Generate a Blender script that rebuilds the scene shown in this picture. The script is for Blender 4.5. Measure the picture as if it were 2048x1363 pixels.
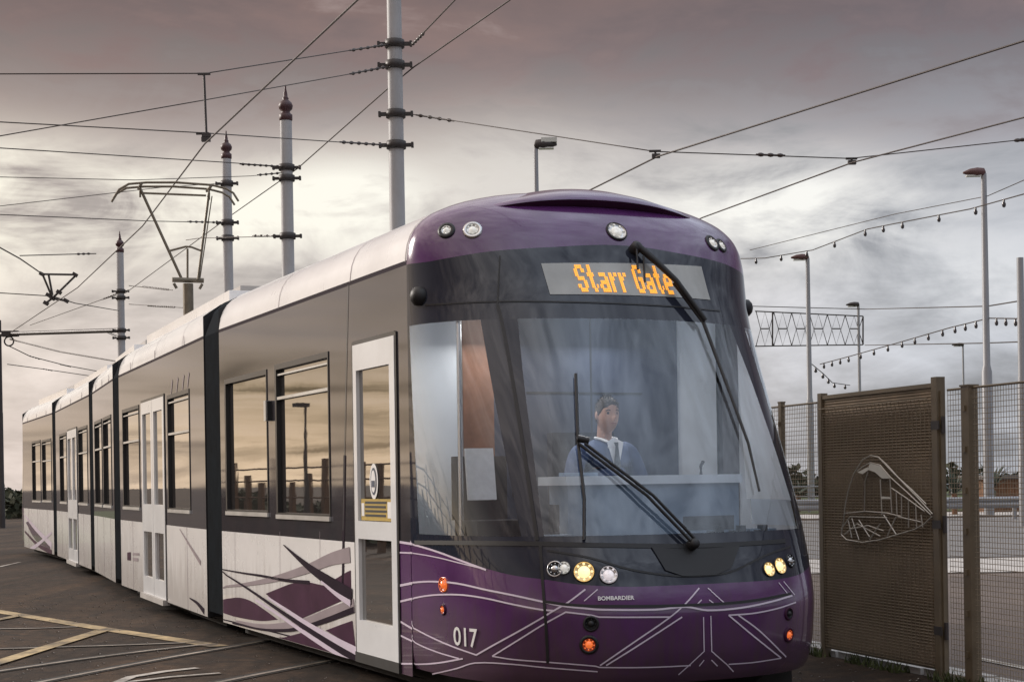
import bpy, bmesh, math, random
from mathutils import Vector, Matrix

random.seed(11)
SC = bpy.context.scene
COL = SC.collection
for o in list(bpy.data.objects):
    bpy.data.objects.remove(o)
R = math.radians

# ------------------------------------------------------------------ camera
F, CX, HY, ROLL, EYE = 3200.0, 1024.0, 962.0, R(0.9), 1.45
CAM = Vector((0, 0, EYE))
cam = bpy.data.cameras.new('camera')
cam.sensor_width = 36
cam.lens = F / 2048 * 36
cam.shift_y = (HY - 681.5) / 2048
cam.clip_start, cam.clip_end = 0.1, 3000
camo = bpy.data.objects.new('camera', cam)
COL.objects.link(camo)
rt = Vector((math.cos(ROLL), 0, -math.sin(ROLL)))
up = Vector((math.sin(ROLL), 0, math.cos(ROLL)))
m = Matrix((rt, up, Vector((0, -1, 0)))).transposed().to_4x4()
m.translation = CAM
camo.matrix_world = m
SC.camera = camo
SC.render.resolution_x, SC.render.resolution_y = 1024, 681


def dirp(px, py):
    u, v = (px - CX) / F, (HY - py) / F
    return Vector((u * math.cos(ROLL) + v * math.sin(ROLL), 1.0, -u * math.sin(ROLL) + v * math.cos(ROLL)))


def at(px, py, D):
    return CAM + dirp(px, py) * D


def atz(px, py, z):
    d = dirp(px, py)
    return CAM + d * ((z - EYE) / d.z)


# ------------------------------------------------------------------ world
W = bpy.data.worlds.new('World')
SC.world = W
W.use_nodes = True
NT = W.node_tree
NT.nodes.clear()


def nd(t, kind, **kw):
    n = t.nodes.new(kind)
    for k, v in kw.items():
        setattr(n, k, v)
    return n


def setin(t, sock, val):
    if hasattr(val, 'links') or isinstance(val, bpy.types.NodeSocket):
        t.links.new(val, sock)
    elif isinstance(val, (tuple, list)) and sock.type == 'RGBA' and len(val) == 3:
        sock.default_value = (*val, 1)
    else:
        sock.default_value = val


def mth(t, op, a, b=None, c=None, clamp=False):
    n = nd(t, 'ShaderNodeMath', operation=op, use_clamp=clamp)
    setin(t, n.inputs[0], a)
    if b is not None:
        setin(t, n.inputs[1], b)
    if c is not None:
        setin(t, n.inputs[2], c)
    return n.outputs[0]


def mixc(t, fac, a, b, mode='MIX'):
    n = nd(t, 'ShaderNodeMix', data_type='RGBA', blend_type=mode)
    setin(t, n.inputs[0], fac)
    setin(t, n.inputs[6], a)
    setin(t, n.inputs[7], b)
    return n.outputs[2]


def ramp(t, fac, stops, interp='LINEAR'):
    n = nd(t, 'ShaderNodeValToRGB')
    n.color_ramp.interpolation = interp
    el = n.color_ramp.elements
    while len(el) < len(stops):
        el.new(0.5)
    for e, (p, c) in zip(el, stops):
        e.position = p
        e.color = (*c, 1) if len(c) == 3 else c
    setin(t, n.inputs[0], fac)
    return n.outputs[0]


def noise(t, vec, scale, detail=5, rough=0.55, dist=0.0):
    n = nd(t, 'ShaderNodeTexNoise')
    setin(t, n.inputs['Vector'], vec)
    n.inputs['Scale'].default_value = scale
    n.inputs['Detail'].default_value = detail
    n.inputs['Roughness'].default_value = rough
    n.inputs['Distortion'].default_value = dist
    return n.outputs['Fac']


SUN_AZ, SUN_EL = R(-62), R(22)          # azimuth from +Y, negative is to the left
tc = nd(NT, 'ShaderNodeTexCoord').outputs['Generated']
sx = nd(NT, 'ShaderNodeSeparateXYZ')
NT.links.new(tc, sx.inputs[0])
dx, dy, dz = sx.outputs
zc = mth(NT, 'MAXIMUM', dz, 0.0)
inv = mth(NT, 'DIVIDE', 1.0, mth(NT, 'ADD', zc, 0.10))
cv = nd(NT, 'ShaderNodeCombineXYZ')
setin(NT, cv.inputs[0], mth(NT, 'MULTIPLY', dx, inv))
setin(NT, cv.inputs[1], mth(NT, 'MULTIPLY', dy, inv))
cv = cv.outputs[0]
# the eye's direction squashed in height: lumpy banks that stay wide near the horizon
sq = nd(NT, 'ShaderNodeCombineXYZ')
setin(NT, sq.inputs[0], dx)
setin(NT, sq.inputs[1], dy)
setin(NT, sq.inputs[2], mth(NT, 'MULTIPLY', dz, 2.4))
sq = sq.outputs[0]
st = nd(NT, 'ShaderNodeCombineXYZ')
setin(NT, st.inputs[0], mth(NT, 'ADD', dx, mth(NT, 'MULTIPLY', dz, .8)))
setin(NT, st.inputs[1], dy)
setin(NT, st.inputs[2], mth(NT, 'MULTIPLY', dz, 9.0))
st = st.outputs[0]
n1 = noise(NT, cv, 0.75, 9, 0.56, 0.6)
n2 = noise(NT, sq, 6.2, 9, 0.58, 0.7)
n3 = noise(NT, sq, 11.0, 8, 0.60, 0.6)
n4 = noise(NT, st, 6.0, 7, 0.58, 0.8)
cl = mth(NT, 'ADD', mth(NT, 'MULTIPLY', n1, 0.18), mth(NT, 'MULTIPLY', n2, 0.44))
cl = mth(NT, 'ADD', cl, mth(NT, 'MULTIPLY', n3, 0.30))
cl = mth(NT, 'ADD', cl, mth(NT, 'MULTIPLY', n4, 0.08))
cl = mth(NT, 'MULTIPLY', mth(NT, 'SUBTRACT', cl, 0.5), 9.0)
cl = mth(NT, 'MAXIMUM', mth(NT, 'MINIMUM', cl, 1.3), -1.3)
streak = mth(NT, 'MULTIPLY', mth(NT, 'SUBTRACT', n4, 0.5), 7.5)
hgt = mth(NT, 'ADD', zc, mth(NT, 'MULTIPLY', cl, 0.046))
base = ramp(NT, hgt, [(0.0, (.53, .51, .51)), (0.10, (.52, .505, .51)), (0.14, (.53, .51, .51)),
                      (0.172, (.47, .445, .44)), (0.20, (.36, .325, .325)), (0.232, (.235, .198, .195)), (0.262, (.180, .133, .130)),
                      (0.30, (.162, .112, .104)), (0.42, (.34, .32, .32)), (0.62, (.98, .99, 1.02)), (1.0, (1.12, 1.14, 1.18))])
shade = mth(NT, 'MULTIPLY_ADD', cl, 0.42, .97)
base = mixc(NT, 1.0, base, shade, 'MULTIPLY')
# warm side on the left, cooler on the right
side_w = mth(NT, 'MULTIPLY_ADD', dx, -1.15, 0.28, clamp=True)
base = mixc(NT, mth(NT, "MULTIPLY", side_w, 0.95), base, mixc(NT, 1.0, base, (1.20, 1.0, .86), 'MULTIPLY'))
base = mixc(NT, mth(NT, 'MULTIPLY_ADD', dx, 2.6, 0.10, clamp=True), base, mixc(NT, 1.0, base, (.91, .985, 1.09), 'MULTIPLY'))
# sunset band low over the left, beyond the frame
lowf = mth(NT, 'SUBTRACT', 1.25, mth(NT, 'MULTIPLY', mth(NT, 'ADD', zc, mth(NT, 'MULTIPLY', streak, .040)), 9.5), clamp=True)
left = mth(NT, 'MULTIPLY_ADD', dx, -3.2, -0.95, clamp=True)
base = mixc(NT, mth(NT, 'MULTIPLY', mth(NT, 'MULTIPLY', left, lowf), 0.9), base,
            mixc(NT, 1.0, (.96, .74, .52), mth(NT, 'MULTIPLY_ADD', streak, 0.62, .95), 'MULTIPLY'))
# the heavy grey bank over that sunset band
highf = mth(NT, 'MULTIPLY', mth(NT, 'SUBTRACT', 1.0, lowf), mth(NT, 'SUBTRACT', 1.0, mth(NT, 'MULTIPLY', zc, 2.4), clamp=True))
base = mixc(NT, mth(NT, 'MULTIPLY', mth(NT, 'MULTIPLY', left, highf), .75), base, mixc(NT, 1.0, (.30, .27, .27), mth(NT, 'MULTIPLY_ADD', cl, 0.2, 1.0), 'MULTIPLY'))


def spot(px, py, power, squash=1.0):
    d = dirp(px, py).normalized()
    v = Vector((d.x, d.y, d.z * squash)).normalized()
    c = nd(NT, 'ShaderNodeCombineXYZ')
    setin(NT, c.inputs[0], dx)
    setin(NT, c.inputs[1], dy)
    setin(NT, c.inputs[2], mth(NT, 'MULTIPLY', dz, squash))
    nn = nd(NT, 'ShaderNodeVectorMath', operation='NORMALIZE')
    NT.links.new(c.outputs[0], nn.inputs[0])
    dp = nd(NT, 'ShaderNodeVectorMath', operation='DOT_PRODUCT')
    NT.links.new(nn.outputs[0], dp.inputs[0])
    dp.inputs[1].default_value = v
    return mth(NT, 'POWER', mth(NT, 'MAXIMUM', dp.outputs['Value'], 0.0), power)


gaps = None
for px, py, pw, sqz, amp in [(70, 405, 520, 2.4, 1.25), (400, 450, 420, 2.4, .85), (690, 415, 700, 1.8, 1.15), (1000, 330, 500, 2.2, .35),
                             (1580, 425, 420, 2.6, 1.2), (1250, 400, 300, 2.2, .3), (2000, 560, 500, 2.4, .35), (-250, 470, 240, 1.6, .8)]:
    s = mth(NT, 'MULTIPLY', spot(px, py, pw, sqz), amp)
    gaps = s if gaps is None else mth(NT, 'ADD', gaps, s)
gfac = mth(NT, 'MULTIPLY', gaps, mth(NT, 'MULTIPLY_ADD', cl, .95, 0.72, clamp=True), clamp=True)
gcol = mixc(NT, mth(NT, 'MULTIPLY_ADD', dx, 1.6, 0.45, clamp=True), (.92, .87, .74), (.84, .84, .83))
base = mixc(NT, gfac, base, gcol)
# below the horizon
base = mixc(NT, mth(NT, 'MULTIPLY', dz, -40.0, clamp=True), base, (.16, .14, .13))
sky = nd(NT, 'ShaderNodeTexSky', sky_type='NISHITA', sun_disc=False, sun_elevation=SUN_EL,
         sun_rotation=SUN_AZ, air_density=1.2, dust_density=2.5)
skyl = mixc(NT, 1.0, sky.outputs[0], (.06, .06, .06), 'MULTIPLY')
fin = mixc(NT, 0.88, skyl, base)
bg = nd(NT, 'ShaderNodeBackground')
NT.links.new(fin, bg.inputs['Color'])
bg.inputs['Strength'].default_value = 1.0
wo = nd(NT, 'ShaderNodeOutputWorld')
NT.links.new(bg.outputs[0], wo.inputs['Surface'])

sun = bpy.data.lights.new('sun', 'SUN')
sun.energy, sun.angle, sun.color = 2.2, R(14), (1.0, .93, .86)
suno = bpy.data.objects.new('sun', sun)
sun.specular_factor = 0.2
COL.objects.link(suno)
sd = Vector((math.sin(SUN_AZ) * math.cos(SUN_EL), math.cos(SUN_AZ) * math.cos(SUN_EL), math.sin(SUN_EL)))
suno.rotation_euler = sd.to_track_quat('Z', 'Y').to_euler()

SC.view_settings.view_transform = 'Standard'
SC.view_settings.look = 'None'
SC.view_settings.exposure = 0.3
SC.view_settings.gamma = 1.0
SC.cycles.max_bounces = 8
SC.cycles.transparent_max_bounces = 12

# ------------------------------------------------------------------ materials
MATS = {}


def mat(name, color, rough=.5, metal=0.0, var=.12, vscale=3.0, bump=0.0, bscale=30.0, coat=0.0, ior=1.5,
        emit=None, estr=0.0, spec=.5, grime=0.0, color2=None, stretch=None, dirt=0.0, dirtcol=(.10, .08, .06)):
    if name in MATS:
        return MATS[name]
    M = bpy.data.materials.new(name)
    M.use_nodes = True
    t = M.node_tree
    b = t.nodes['Principled BSDF']
    co = nd(t, 'ShaderNodeTexCoord').outputs['Object']
    if stretch:
        mp = nd(t, 'ShaderNodeMapping')
        mp.inputs['Scale'].default_value = stretch
        t.links.new(co, mp.inputs[0])
        co2 = mp.outputs[0]
    else:
        co2 = co
    f = noise(t, co2, vscale, 6, .6)
    c1 = tuple(min(1, c * (1 + var)) for c in color)
    c2 = color2 or tuple(c * (1 - var) for c in color)
    colr = ramp(t, f, [(.3, c2), (.7, c1)])
    if dirt:
        g = noise(t, co, 1.3, 8, .7)
        g2 = noise(t, co, 9, 5, .7)
        g = mth(t, 'MULTIPLY', mth(t, 'SUBTRACT', mth(t, 'MULTIPLY_ADD', g2, .4, g), .62, clamp=True), 3.0 * dirt, clamp=True)
        colr = mixc(t, g, colr, dirtcol)
    if grime:
        sp = nd(t, 'ShaderNodeSeparateXYZ')
        t.links.new(co, sp.inputs[0])
        mp2 = nd(t, 'ShaderNodeMapping')
        mp2.inputs['Scale'].default_value = (6, 6, .9)
        t.links.new(co, mp2.inputs[0])
        sn = noise(t, mp2.outputs[0], 1.6, 7, .7)
        hz = mth(t, 'SUBTRACT', mth(t, 'MULTIPLY_ADD', sn, 1.1, .22), sp.outputs[2])
        gm = mth(t, 'MULTIPLY', mth(t, 'MULTIPLY', hz, 2.2, clamp=True), grime)
        runs = mth(t, 'MULTIPLY', mth(t, 'MULTIPLY_ADD', sn, 4.0, -2.25, clamp=True), grime * .08)
        colr = mixc(t, mth(t, 'ADD', gm, runs, clamp=True), colr, dirtcol)
    t.links.new(colr, b.inputs['Base Color'])
    b.inputs['Metallic'].default_value = metal
    b.inputs['IOR'].default_value = ior
    b.inputs['Specular IOR Level'].default_value = spec
    b.inputs['Coat Weight'].default_value = coat
    b.inputs['Coat Roughness'].default_value = .04
    setin(t, b.inputs['Roughness'], mth(t, 'MULTIPLY_ADD', f, rough * .5, rough * .75))
    if bump:
        bp = nd(t, 'ShaderNodeBump')
        bp.inputs['Strength'].default_value = bump
        bp.inputs['Distance'].default_value = .02
        t.links.new(noise(t, co2, bscale, 6, .6), bp.inputs['Height'])
        t.links.new(bp.outputs[0], b.inputs['Normal'])
    if emit:
        b.inputs['Emission Color'].default_value = (*emit, 1)
        b.inputs['Emission Strength'].default_value = estr
    MATS[name] = M
    return M


def glassy(name, base, trans, fres_ior, fmul=1.0, fadd=0.0, wav=.06, wscale=1.2, tint=(1, 1, 1), rough=.015):
    """coated glazing: a mirror share by angle over either what lies behind (trans) or a dark tint"""
    M = bpy.data.materials.new(name)
    M.use_nodes = True
    t = M.node_tree
    t.nodes.clear()
    co = nd(t, 'ShaderNodeTexCoord').outputs['Object']
    bp = nd(t, 'ShaderNodeBump')
    bp.inputs['Strength'].default_value = wav
    bp.inputs['Distance'].default_value = .05
    t.links.new(noise(t, co, wscale, 3, .5), bp.inputs['Height'])
    fr = nd(t, 'ShaderNodeFresnel')
    fr.inputs['IOR'].default_value = fres_ior
    gl = nd(t, 'ShaderNodeBsdfGlossy')
    gl.inputs['Roughness'].default_value = rough
    gl.inputs['Color'].default_value = (*tint, 1)
    t.links.new(bp.outputs[0], gl.inputs['Normal'])
    if trans:
        bs = nd(t, 'ShaderNodeBsdfTransparent')
    else:
        bs = nd(t, 'ShaderNodeBsdfDiffuse')
    bs.inputs['Color'].default_value = (*base, 1)
    mx = nd(t, 'ShaderNodeMixShader')
    setin(t, mx.inputs[0], mth(t, 'MULTIPLY_ADD', fr.outputs[0], fmul, fadd, clamp=True))
    t.links.new(bs.outputs[0], mx.inputs[1])
    t.links.new(gl.outputs[0], mx.inputs[2])
    ou = nd(t, 'ShaderNodeOutputMaterial')
    t.links.new(mx.outputs[0], ou.inputs[0])
    MATS[name] = M
    return M


m_white = mat('tram_white_paint', (.86, .855, .85), .28, coat=.5, var=.05, vscale=1.2, dirt=.08, dirtcol=(.36, .33, .30), grime=.55)
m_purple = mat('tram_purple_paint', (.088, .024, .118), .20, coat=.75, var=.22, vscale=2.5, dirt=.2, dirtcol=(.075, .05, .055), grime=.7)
m_plum = mat('livery_and_lip_shade_plum', (.050, .015, .040), .4, var=.25, spec=.12)
m_lilac = mat('livery_lilac_line', (.66, .58, .70), .35, coat=.3, var=.05)
m_greyline = mat('livery_grey_swoosh', (.30, .255, .275), .4, var=.1, spec=.15)
m_darkline = mat('livery_dark_line', (.022, .014, .024), .45, spec=.04)
m_band = glassy('tram_dark_gloss_band', (.050, .047, .054), False, 1.75, 1.0, .04, wav=.008, wscale=.9, rough=.05, tint=(.96, .96, .98))
m_pane = glassy('tram_side_window_glass', (.035, .032, .032), False, 2.3, 1.15, .16, wav=.010, wscale=1.6, tint=(1, .98, .95))
m_frit = glassy('cab_dark_glass_surround', (.022, .026, .040), False, 1.45, .85, .015, wav=.012, rough=.03)
m_screen = glassy('cab_windscreen_glass', (.95, .97, 1.0), True, 1.5, 1.1, .045, wav=.015, wscale=2.0, tint=(.90, .95, 1.0))
m_black = mat('black_rubber', (.013, .013, .015), .5, var=.2)
m_gasket = mat('black_gasket', (.012, .011, .012), .35)
m_bellows = mat('bellows_rubber', (.022, .032, .040), .55, var=.25, vscale=6)
m_alu = mat('brushed_aluminium', (.55, .55, .54), .35, .6, var=.1)
m_doorgrey = mat('door_light_grey_paint', (.74, .76, .78), .3, coat=.3, var=.05, dirt=.15, dirtcol=(.35, .33, .3))
m_under = mat('underframe_grime', (.018, .016, .014), .8, var=.4, vscale=8)
m_roofg = mat('roof_equipment_grey', (.40, .38, .36), .6, var=.15)
m_panto = mat('pantograph_steel', (.17, .145, .11), .45, .5, var=.2, vscale=10)
m_wire = mat('overhead_wire_bronze', (.055, .042, .038), .5, .3)
m_insul = mat('insulator_dark_glaze', (.045, .030, .026), .3)
m_pole = mat('pole_grey_paint', (.40, .40, .41), .5, var=.12, vscale=1.5, stretch=(3, 3, .25), dirt=.3, dirtcol=(.22, .19, .17))
m_polegalv = mat('lamp_post_galvanised', (.30, .31, .33), .45, .3, var=.10, vscale=2, stretch=(2, 2, .2))
m_finial = mat('finial_maroon_paint', (.060, .022, .026), .45, var=.15)
m_bracket = mat('bracket_dark_steel', (.055, .048, .047), .5, .3)
m_lamphead = mat('lamp_head_dark_red', (.10, .045, .042), .5)
m_lampglass = mat('lamp_head_glass', (.55, .56, .52), .2, coat=.5)
m_lens = mat('clear_lamp_lens', (.60, .60, .57), .12, coat=1, emit=(1, .96, .88), estr=.30, var=.4, vscale=45)
m_lens_warm = mat('lit_headlamp_lens', (.8, .7, .45), .12, coat=1, emit=(1, .74, .36), estr=1.0, var=.5, vscale=40)
m_lens_white = mat('lit_white_lamp_lens', (.8, .78, .8), .12, coat=1, emit=(1, .88, .92), estr=.35, var=.5, vscale=40)
m_lens_orange = mat('orange_marker_lens', (.75, .15, .04), .15, coat=1, emit=(1, .20, .04), estr=.5, var=.5, vscale=70)
m_chrome = mat('lamp_bezel_chrome', (.6, .6, .6), .15, .9)
m_gold = mat('headlamp_reflector', (.62, .50, .30), .25, .7, emit=(1, .7, .3), estr=.10)
m_ring = mat('orange_lamp_surround', (.30, .06, .03), .3, coat=.5)
m_led = mat('led_amber_dots', (.9, .45, .05), .4, emit=(1, .36, .03), estr=.95, var=.02)
m_disp = mat('destination_display_screen', (.33, .33, .31), .25, coat=.8, var=.12, vscale=5)
m_fence = mat('fence_brown_coating', (.135, .104, .066), .45, var=.2, vscale=6)
m_fencewire = mat('fence_mesh_wire', (.25, .20, .14), .45, .2)
m_art = mat('steel_tube_artwork', (.50, .47, .42), .3, .7)
m_plate = mat('polished_steel_plate', (.60, .58, .52), .3, .5)
m_skin = mat('skin', (.52, .30, .22), .5, var=.06, vscale=25)
m_hair = mat('hair_dark_brown', (.050, .034, .026), .6, bump=.4, bscale=120)
m_jacket = mat('uniform_blue_jacket', (.055, .085, .17), .8, var=.15, vscale=14)
m_trouser = mat('dark_trousers', (.02, .022, .035), .8)
m_shirt = mat('white_shirt', (.78, .79, .80), .8, var=.04)
m_tie = mat('patterned_tie', (.05, .06, .06), .6, var=.6, vscale=70)
m_eye = mat('eye_dark', (.02, .015, .013), .3)
m_lip = mat('lips', (.33, .14, .12), .5)
m_cab = mat('cab_lining_blue_grey', (.042, .055, .092), .6, var=.12, vscale=2)
m_cabpale = mat('cab_lining_pale', (.84, .88, .92), .6, var=.06, vscale=2)
m_desk = mat('driver_desk_blue_grey', (.15, .205, .28), .5, var=.12, vscale=3)
m_desktop = mat('driver_desk_rail', (.60, .64, .68), .5, var=.05)
m_brown = mat('cab_timber_panel', (.24, .115, .07), .5, var=.25, vscale=6)
m_steelbar = mat('cab_grab_rail', (.7, .7, .7), .2, .8)
m_cablamp = mat('cab_lamp_diffuser', (.8, .8, .8), .4, emit=(.95, .98, 1.0), estr=1.6)
m_yellow = mat('sticker_yellow', (.42, .29, .05), .5, var=.1, vscale=20)
m_stickw = mat('sticker_white', (.75, .75, .75), .5, var=.08, vscale=20)
m_timber = mat('weathered_timber', (.13, .075, .045), .8, var=.3, vscale=4, stretch=(4, 4, .5))
m_hedge = mat('hedge_dark_leaf', (.055, .060, .036), .9, var=.5, vscale=9, bump=.8, bscale=12)
m_grass = mat('rough_grass', (.060, .075, .024), .95, var=.4, vscale=12, bump=.6, bscale=60)
m_barrier = mat('guard_rail_galvanised', (.30, .31, .33), .4, .4)
m_palm = mat('spiky_plant_leaf', (.030, .045, .030), .7, var=.4, vscale=8)
m_hut = mat('hut_brown_boards', (.19, .095, .05), .8, var=.25, vscale=3)
m_hutroof = mat('hut_roof_grey', (.14, .13, .13), .7)
m_rail = mat('worn_rail_steel', (.34, .30, .255), .4, .4, var=.5, vscale=3)
m_groove = mat('rail_groove_dark', (.016, .013, .011), .8, var=.4, vscale=5)
m_ypaint = mat('road_paint_yellow', (.46, .35, .19), .8, var=.3, vscale=7, dirt=1.6, dirtcol=(.09, .07, .05))
m_wpaint = mat('road_paint_white', (.46, .43, .39), .8, var=.2, vscale=7, dirt=1.5, dirtcol=(.08, .07, .06))
m_pale = mat('pale_concrete_paving', (.44, .42, .40), .85, var=.15, vscale=1.5, bump=.2, bscale=20)
m_redtar = mat('reddish_tarmac', (.125, .100, .088), .9, var=.25, vscale=.8, bump=.4, bscale=60)
m_road = mat('grey_road_tarmac', (.17, .165, .165), .85, var=.2, vscale=.7, bump=.3, bscale=60)
m_bulb = mat('festoon_bulb', (.05, .045, .05), .2, coat=.6)


def asphalt():
    M = bpy.data.materials.new('brown_asphalt')
    M.use_nodes = True
    t = M.node_tree
    b = t.nodes['Principled BSDF']
    co = nd(t, 'ShaderNodeTexCoord').outputs['Object']
    big = noise(t, co, .22, 8, .65)
    mid = noise(t, co, 2.3, 8, .7)
    fine = noise(t, co, 55, 4, .7)
    c = ramp(t, big, [(.32, (.026, .018, .013)), (.5, (.042, .029, .021)), (.68, (.070, .048, .034))])
    c = mixc(t, .7, c, ramp(t, mid, [(.3, (.35, .35, .35)), (.7, (1.55, 1.5, 1.45))]), 'MULTIPLY')
    c = mixc(t, .8, c, ramp(t, fine, [(.3, (.5, .5, .5)), (.7, (1.5, 1.45, 1.4))]), 'MULTIPLY')
    m3 = noise(t, co, 7.0, 6, .7, .4)
    c = mixc(t, .75, c, ramp(t, m3, [(.36, (.45, .44, .43)), (.5, (1, 1, 1)), (.64, (1.7, 1.62, 1.5))]), 'MULTIPLY')
    # long oily tracks and old patch repairs
    mp = nd(t, 'ShaderNodeMapping')
    mp.inputs['Rotation'].default_value = (0, 0, R(-22))
    mp.inputs['Scale'].default_value = (1.6, .12, 1)
    t.links.new(co, mp.inputs[0])
    lanes = noise(t, mp.outputs[0], 1.0, 6, .6)
    c = mixc(t, .8, c, ramp(t, lanes, [(.35, (.45, .44, .44)), (.5, (1, 1, 1)), (.66, (1.35, 1.3, 1.22))]), 'MULTIPLY')
    pv = nd(t, 'ShaderNodeTexVoronoi', feature='F1', distance='CHEBYCHEV')
    pv.inputs['Scale'].default_value = .16
    t.links.new(mp.outputs[0], pv.inputs['Vector'])
    pv.inputs['Scale'].default_value = 1.1
    sc_ = nd(t, 'ShaderNodeSeparateColor')
    t.links.new(pv.outputs['Color'], sc_.inputs[0])
    c = mixc(t, 1.0, c, ramp(t, sc_.outputs[0], [(.0, (.72, .72, .74)), (.5, (1, 1, 1)), (1.0, (1.25, 1.2, 1.12))]), 'MULTIPLY')
    vo = nd(t, 'ShaderNodeTexVoronoi', feature='DISTANCE_TO_EDGE')
    vo.inputs['Scale'].default_value = .35
    wv = nd(t, 'ShaderNodeVectorMath', operation='ADD')
    t.links.new(co, wv.inputs[0])
    nz = nd(t, 'ShaderNodeTexNoise')
    nz.inputs['Scale'].default_value = 1.1
    t.links.new(co, nz.inputs['Vector'])
    t.links.new(nz.outputs['Color'], wv.inputs[1])
    t.links.new(wv.outputs[0], vo.inputs['Vector'])
    crack = mth(t, 'LESS_THAN', vo.outputs['Distance'], .010)
    c = mixc(t, mth(t, 'MULTIPLY', crack, .6), c, (.02, .017, .015))
    t.links.new(c, b.inputs['Base Color'])
    setin(t, b.inputs['Roughness'], mth(t, 'MULTIPLY_ADD', mid, .3, .72))
    b.inputs['Specular IOR Level'].default_value = .22
    bp = nd(t, 'ShaderNodeBump')
    bp.inputs['Strength'].default_value = .6
    bp.inputs['Distance'].default_value = .012
    t.links.new(mth(t, 'ADD', fine, mth(t, 'MULTIPLY', mid, .8)), bp.inputs['Height'])
    t.links.new(bp.outputs[0], b.inputs['Normal'])
    return M


m_asphalt = asphalt()

# ------------------------------------------------------------------ mesh builder


class MB:
    def __init__(s):
        s.v, s.f, s.m, s.sm = [], [], [], []

    def face(s, pts, mi=0, smooth=False):
        n = len(s.v)
        s.v += [Vector(p) for p in pts]
        s.f.append(tuple(range(n, n + len(pts))))
        s.m.append(mi)
        s.sm.append(smooth)

    def grid(s, rows, mi=0, smooth=True, closed=False):
        n = len(s.v)
        w = len(rows[0])
        for r in rows:
            s.v += [Vector(p) for p in r]
        for i in range(len(rows) - 1):
            for j in range(w if closed else w - 1):
                k = (j + 1) % w
                s.f.append((n + i * w + j, n + i * w + k, n + (i + 1) * w + k, n + (i + 1) * w + j))
                s.m.append(mi)
                s.sm.append(smooth)

    def box(s, a, b, mi=0, M=None):
        (x0, y0, z0), (x1, y1, z1) = a, b
        P = [Vector(p) for p in ((x0, y0, z0), (x1, y0, z0), (x1, y1, z0), (x0, y1, z0),
                                 (x0, y0, z1), (x1, y0, z1), (x1, y1, z1), (x0, y1, z1))]
        if M:
            P = [M @ p for p in P]
        n = len(s.v)
        s.v += P
        for q in ((0, 3, 2, 1), (4, 5, 6, 7), (0, 1, 5, 4), (1, 2, 6, 5), (2, 3, 7, 6), (3, 0, 4, 7)):
            s.f.append(tuple(n + i for i in q))
            s.m.append(mi)
            s.sm.append(False)

    def tube(s, pts, r, n=6, mi=0, caps=True, rs=None):
        pts = [Vector(p) for p in pts]
        rows = []
        for i, p in enumerate(pts):
            d = (pts[min(i + 1, len(pts) - 1)] - pts[max(i - 1, 0)]).normalized()
            ref = Vector((0, 0, 1)) if abs(d.z) < .95 else Vector((1, 0, 0))
            a = d.cross(ref).normalized()
            b = d.cross(a).normalized()
            rr = rs[i] if rs else r
            rows.append([p + (a * math.cos(k * 2 * math.pi / n) + b * math.sin(k * 2 * math.pi / n)) * rr for k in range(n)])
        s.grid(rows, mi, n > 4, True)
        if caps:
            s.face(rows[0], mi)
            s.face(rows[-1][::-1], mi)

    def lathe(s, c, prof, n=16, mi=0, axis=None):
        """prof: (radius, height) pairs about z, or about axis"""
        c = Vector(c)
        q = (axis or Vector((0, 0, 1))).to_track_quat('Z', 'Y') if axis is not None else None
        rows = []
        for r, h in prof:
            row = []
            for k in range(n):
                p = Vector((r * math.cos(2 * math.pi * k / n), r * math.sin(2 * math.pi * k / n), h))
                row.append(c + (q @ p if q else p))
            rows.append(row)
        s.grid(rows, mi, True, True)

    def build(s, name, mats, parent=None, M=None, weld=0.0):
        me = bpy.data.meshes.new(name)
        vs = [M @ p for p in s.v] if M else s.v
        me.from_pydata([tuple(p) for p in vs], [], s.f)
        if not isinstance(mats, (list, tuple)):
            mats = [mats]
        for x in mats:
            me.materials.append(x)
        me.polygons.foreach_set('material_index', s.m)
        me.polygons.foreach_set('use_smooth', s.sm)
        me.update()
        if weld:
            bm = bmesh.new()
            bm.from_mesh(me)
            bmesh.ops.remove_doubles(bm, verts=bm.verts, dist=weld)
            bm.to_mesh(me)
            bm.free()
        o = bpy.data.objects.new(name, me)
        COL.objects.link(o)
        if parent:
            o.parent = parent
        return o


def tag(o, label=None, cat=None, group=None, kind=None):
    if label:
        o['label'] = label
    if cat:
        o['category'] = cat
    if group:
        o['group'] = group
    if kind:
        o['kind'] = kind
    return o


def empty(name, M, label, cat, group=None):
    o = bpy.data.objects.new(name, None)
    COL.objects.link(o)
    o.matrix_world = M
    return tag(o, label, cat, group)


def rebase(mb, origin):
    """move a builder's points so that they are relative to origin"""
    o = Vector(origin)
    mb.v = [p - o for p in mb.v]
    return mb


def place(mb, name, mats, origin, label, cat, group=None, kind=None):
    o = rebase(mb, origin).build(name, mats)
    o.location = origin
    return tag(o, label, cat, group, kind)


def text_mesh(body, size, bold=0.0):
    cu = bpy.data.curves.new('lettering', 'FONT')
    cu.body = body
    cu.size = size
    cu.offset = bold
    cu.resolution_u = 3
    o = bpy.data.objects.new('lettering', cu)
    COL.objects.link(o)
    dg = bpy.context.evaluated_depsgraph_get()
    me = bpy.data.meshes.new_from_object(o.evaluated_get(dg))
    vs = [v.co.copy() for v in me.vertices]
    fs = [tuple(p.vertices) for p in me.polygons]
    bpy.data.objects.remove(o)
    bpy.data.curves.remove(cu)
    bpy.data.meshes.remove(me)
    return vs, fs


# ------------------------------------------------------------------ ground
def gpt(px, py, z=0.0):
    return atz(px, py, z)


g = MB()
g.face([(-700, -60, 0), (700, -60, 0), (700, 1500, 0), (-700, 1500, 0)])
tag(g.build('ground', m_asphalt), kind='structure')


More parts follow.
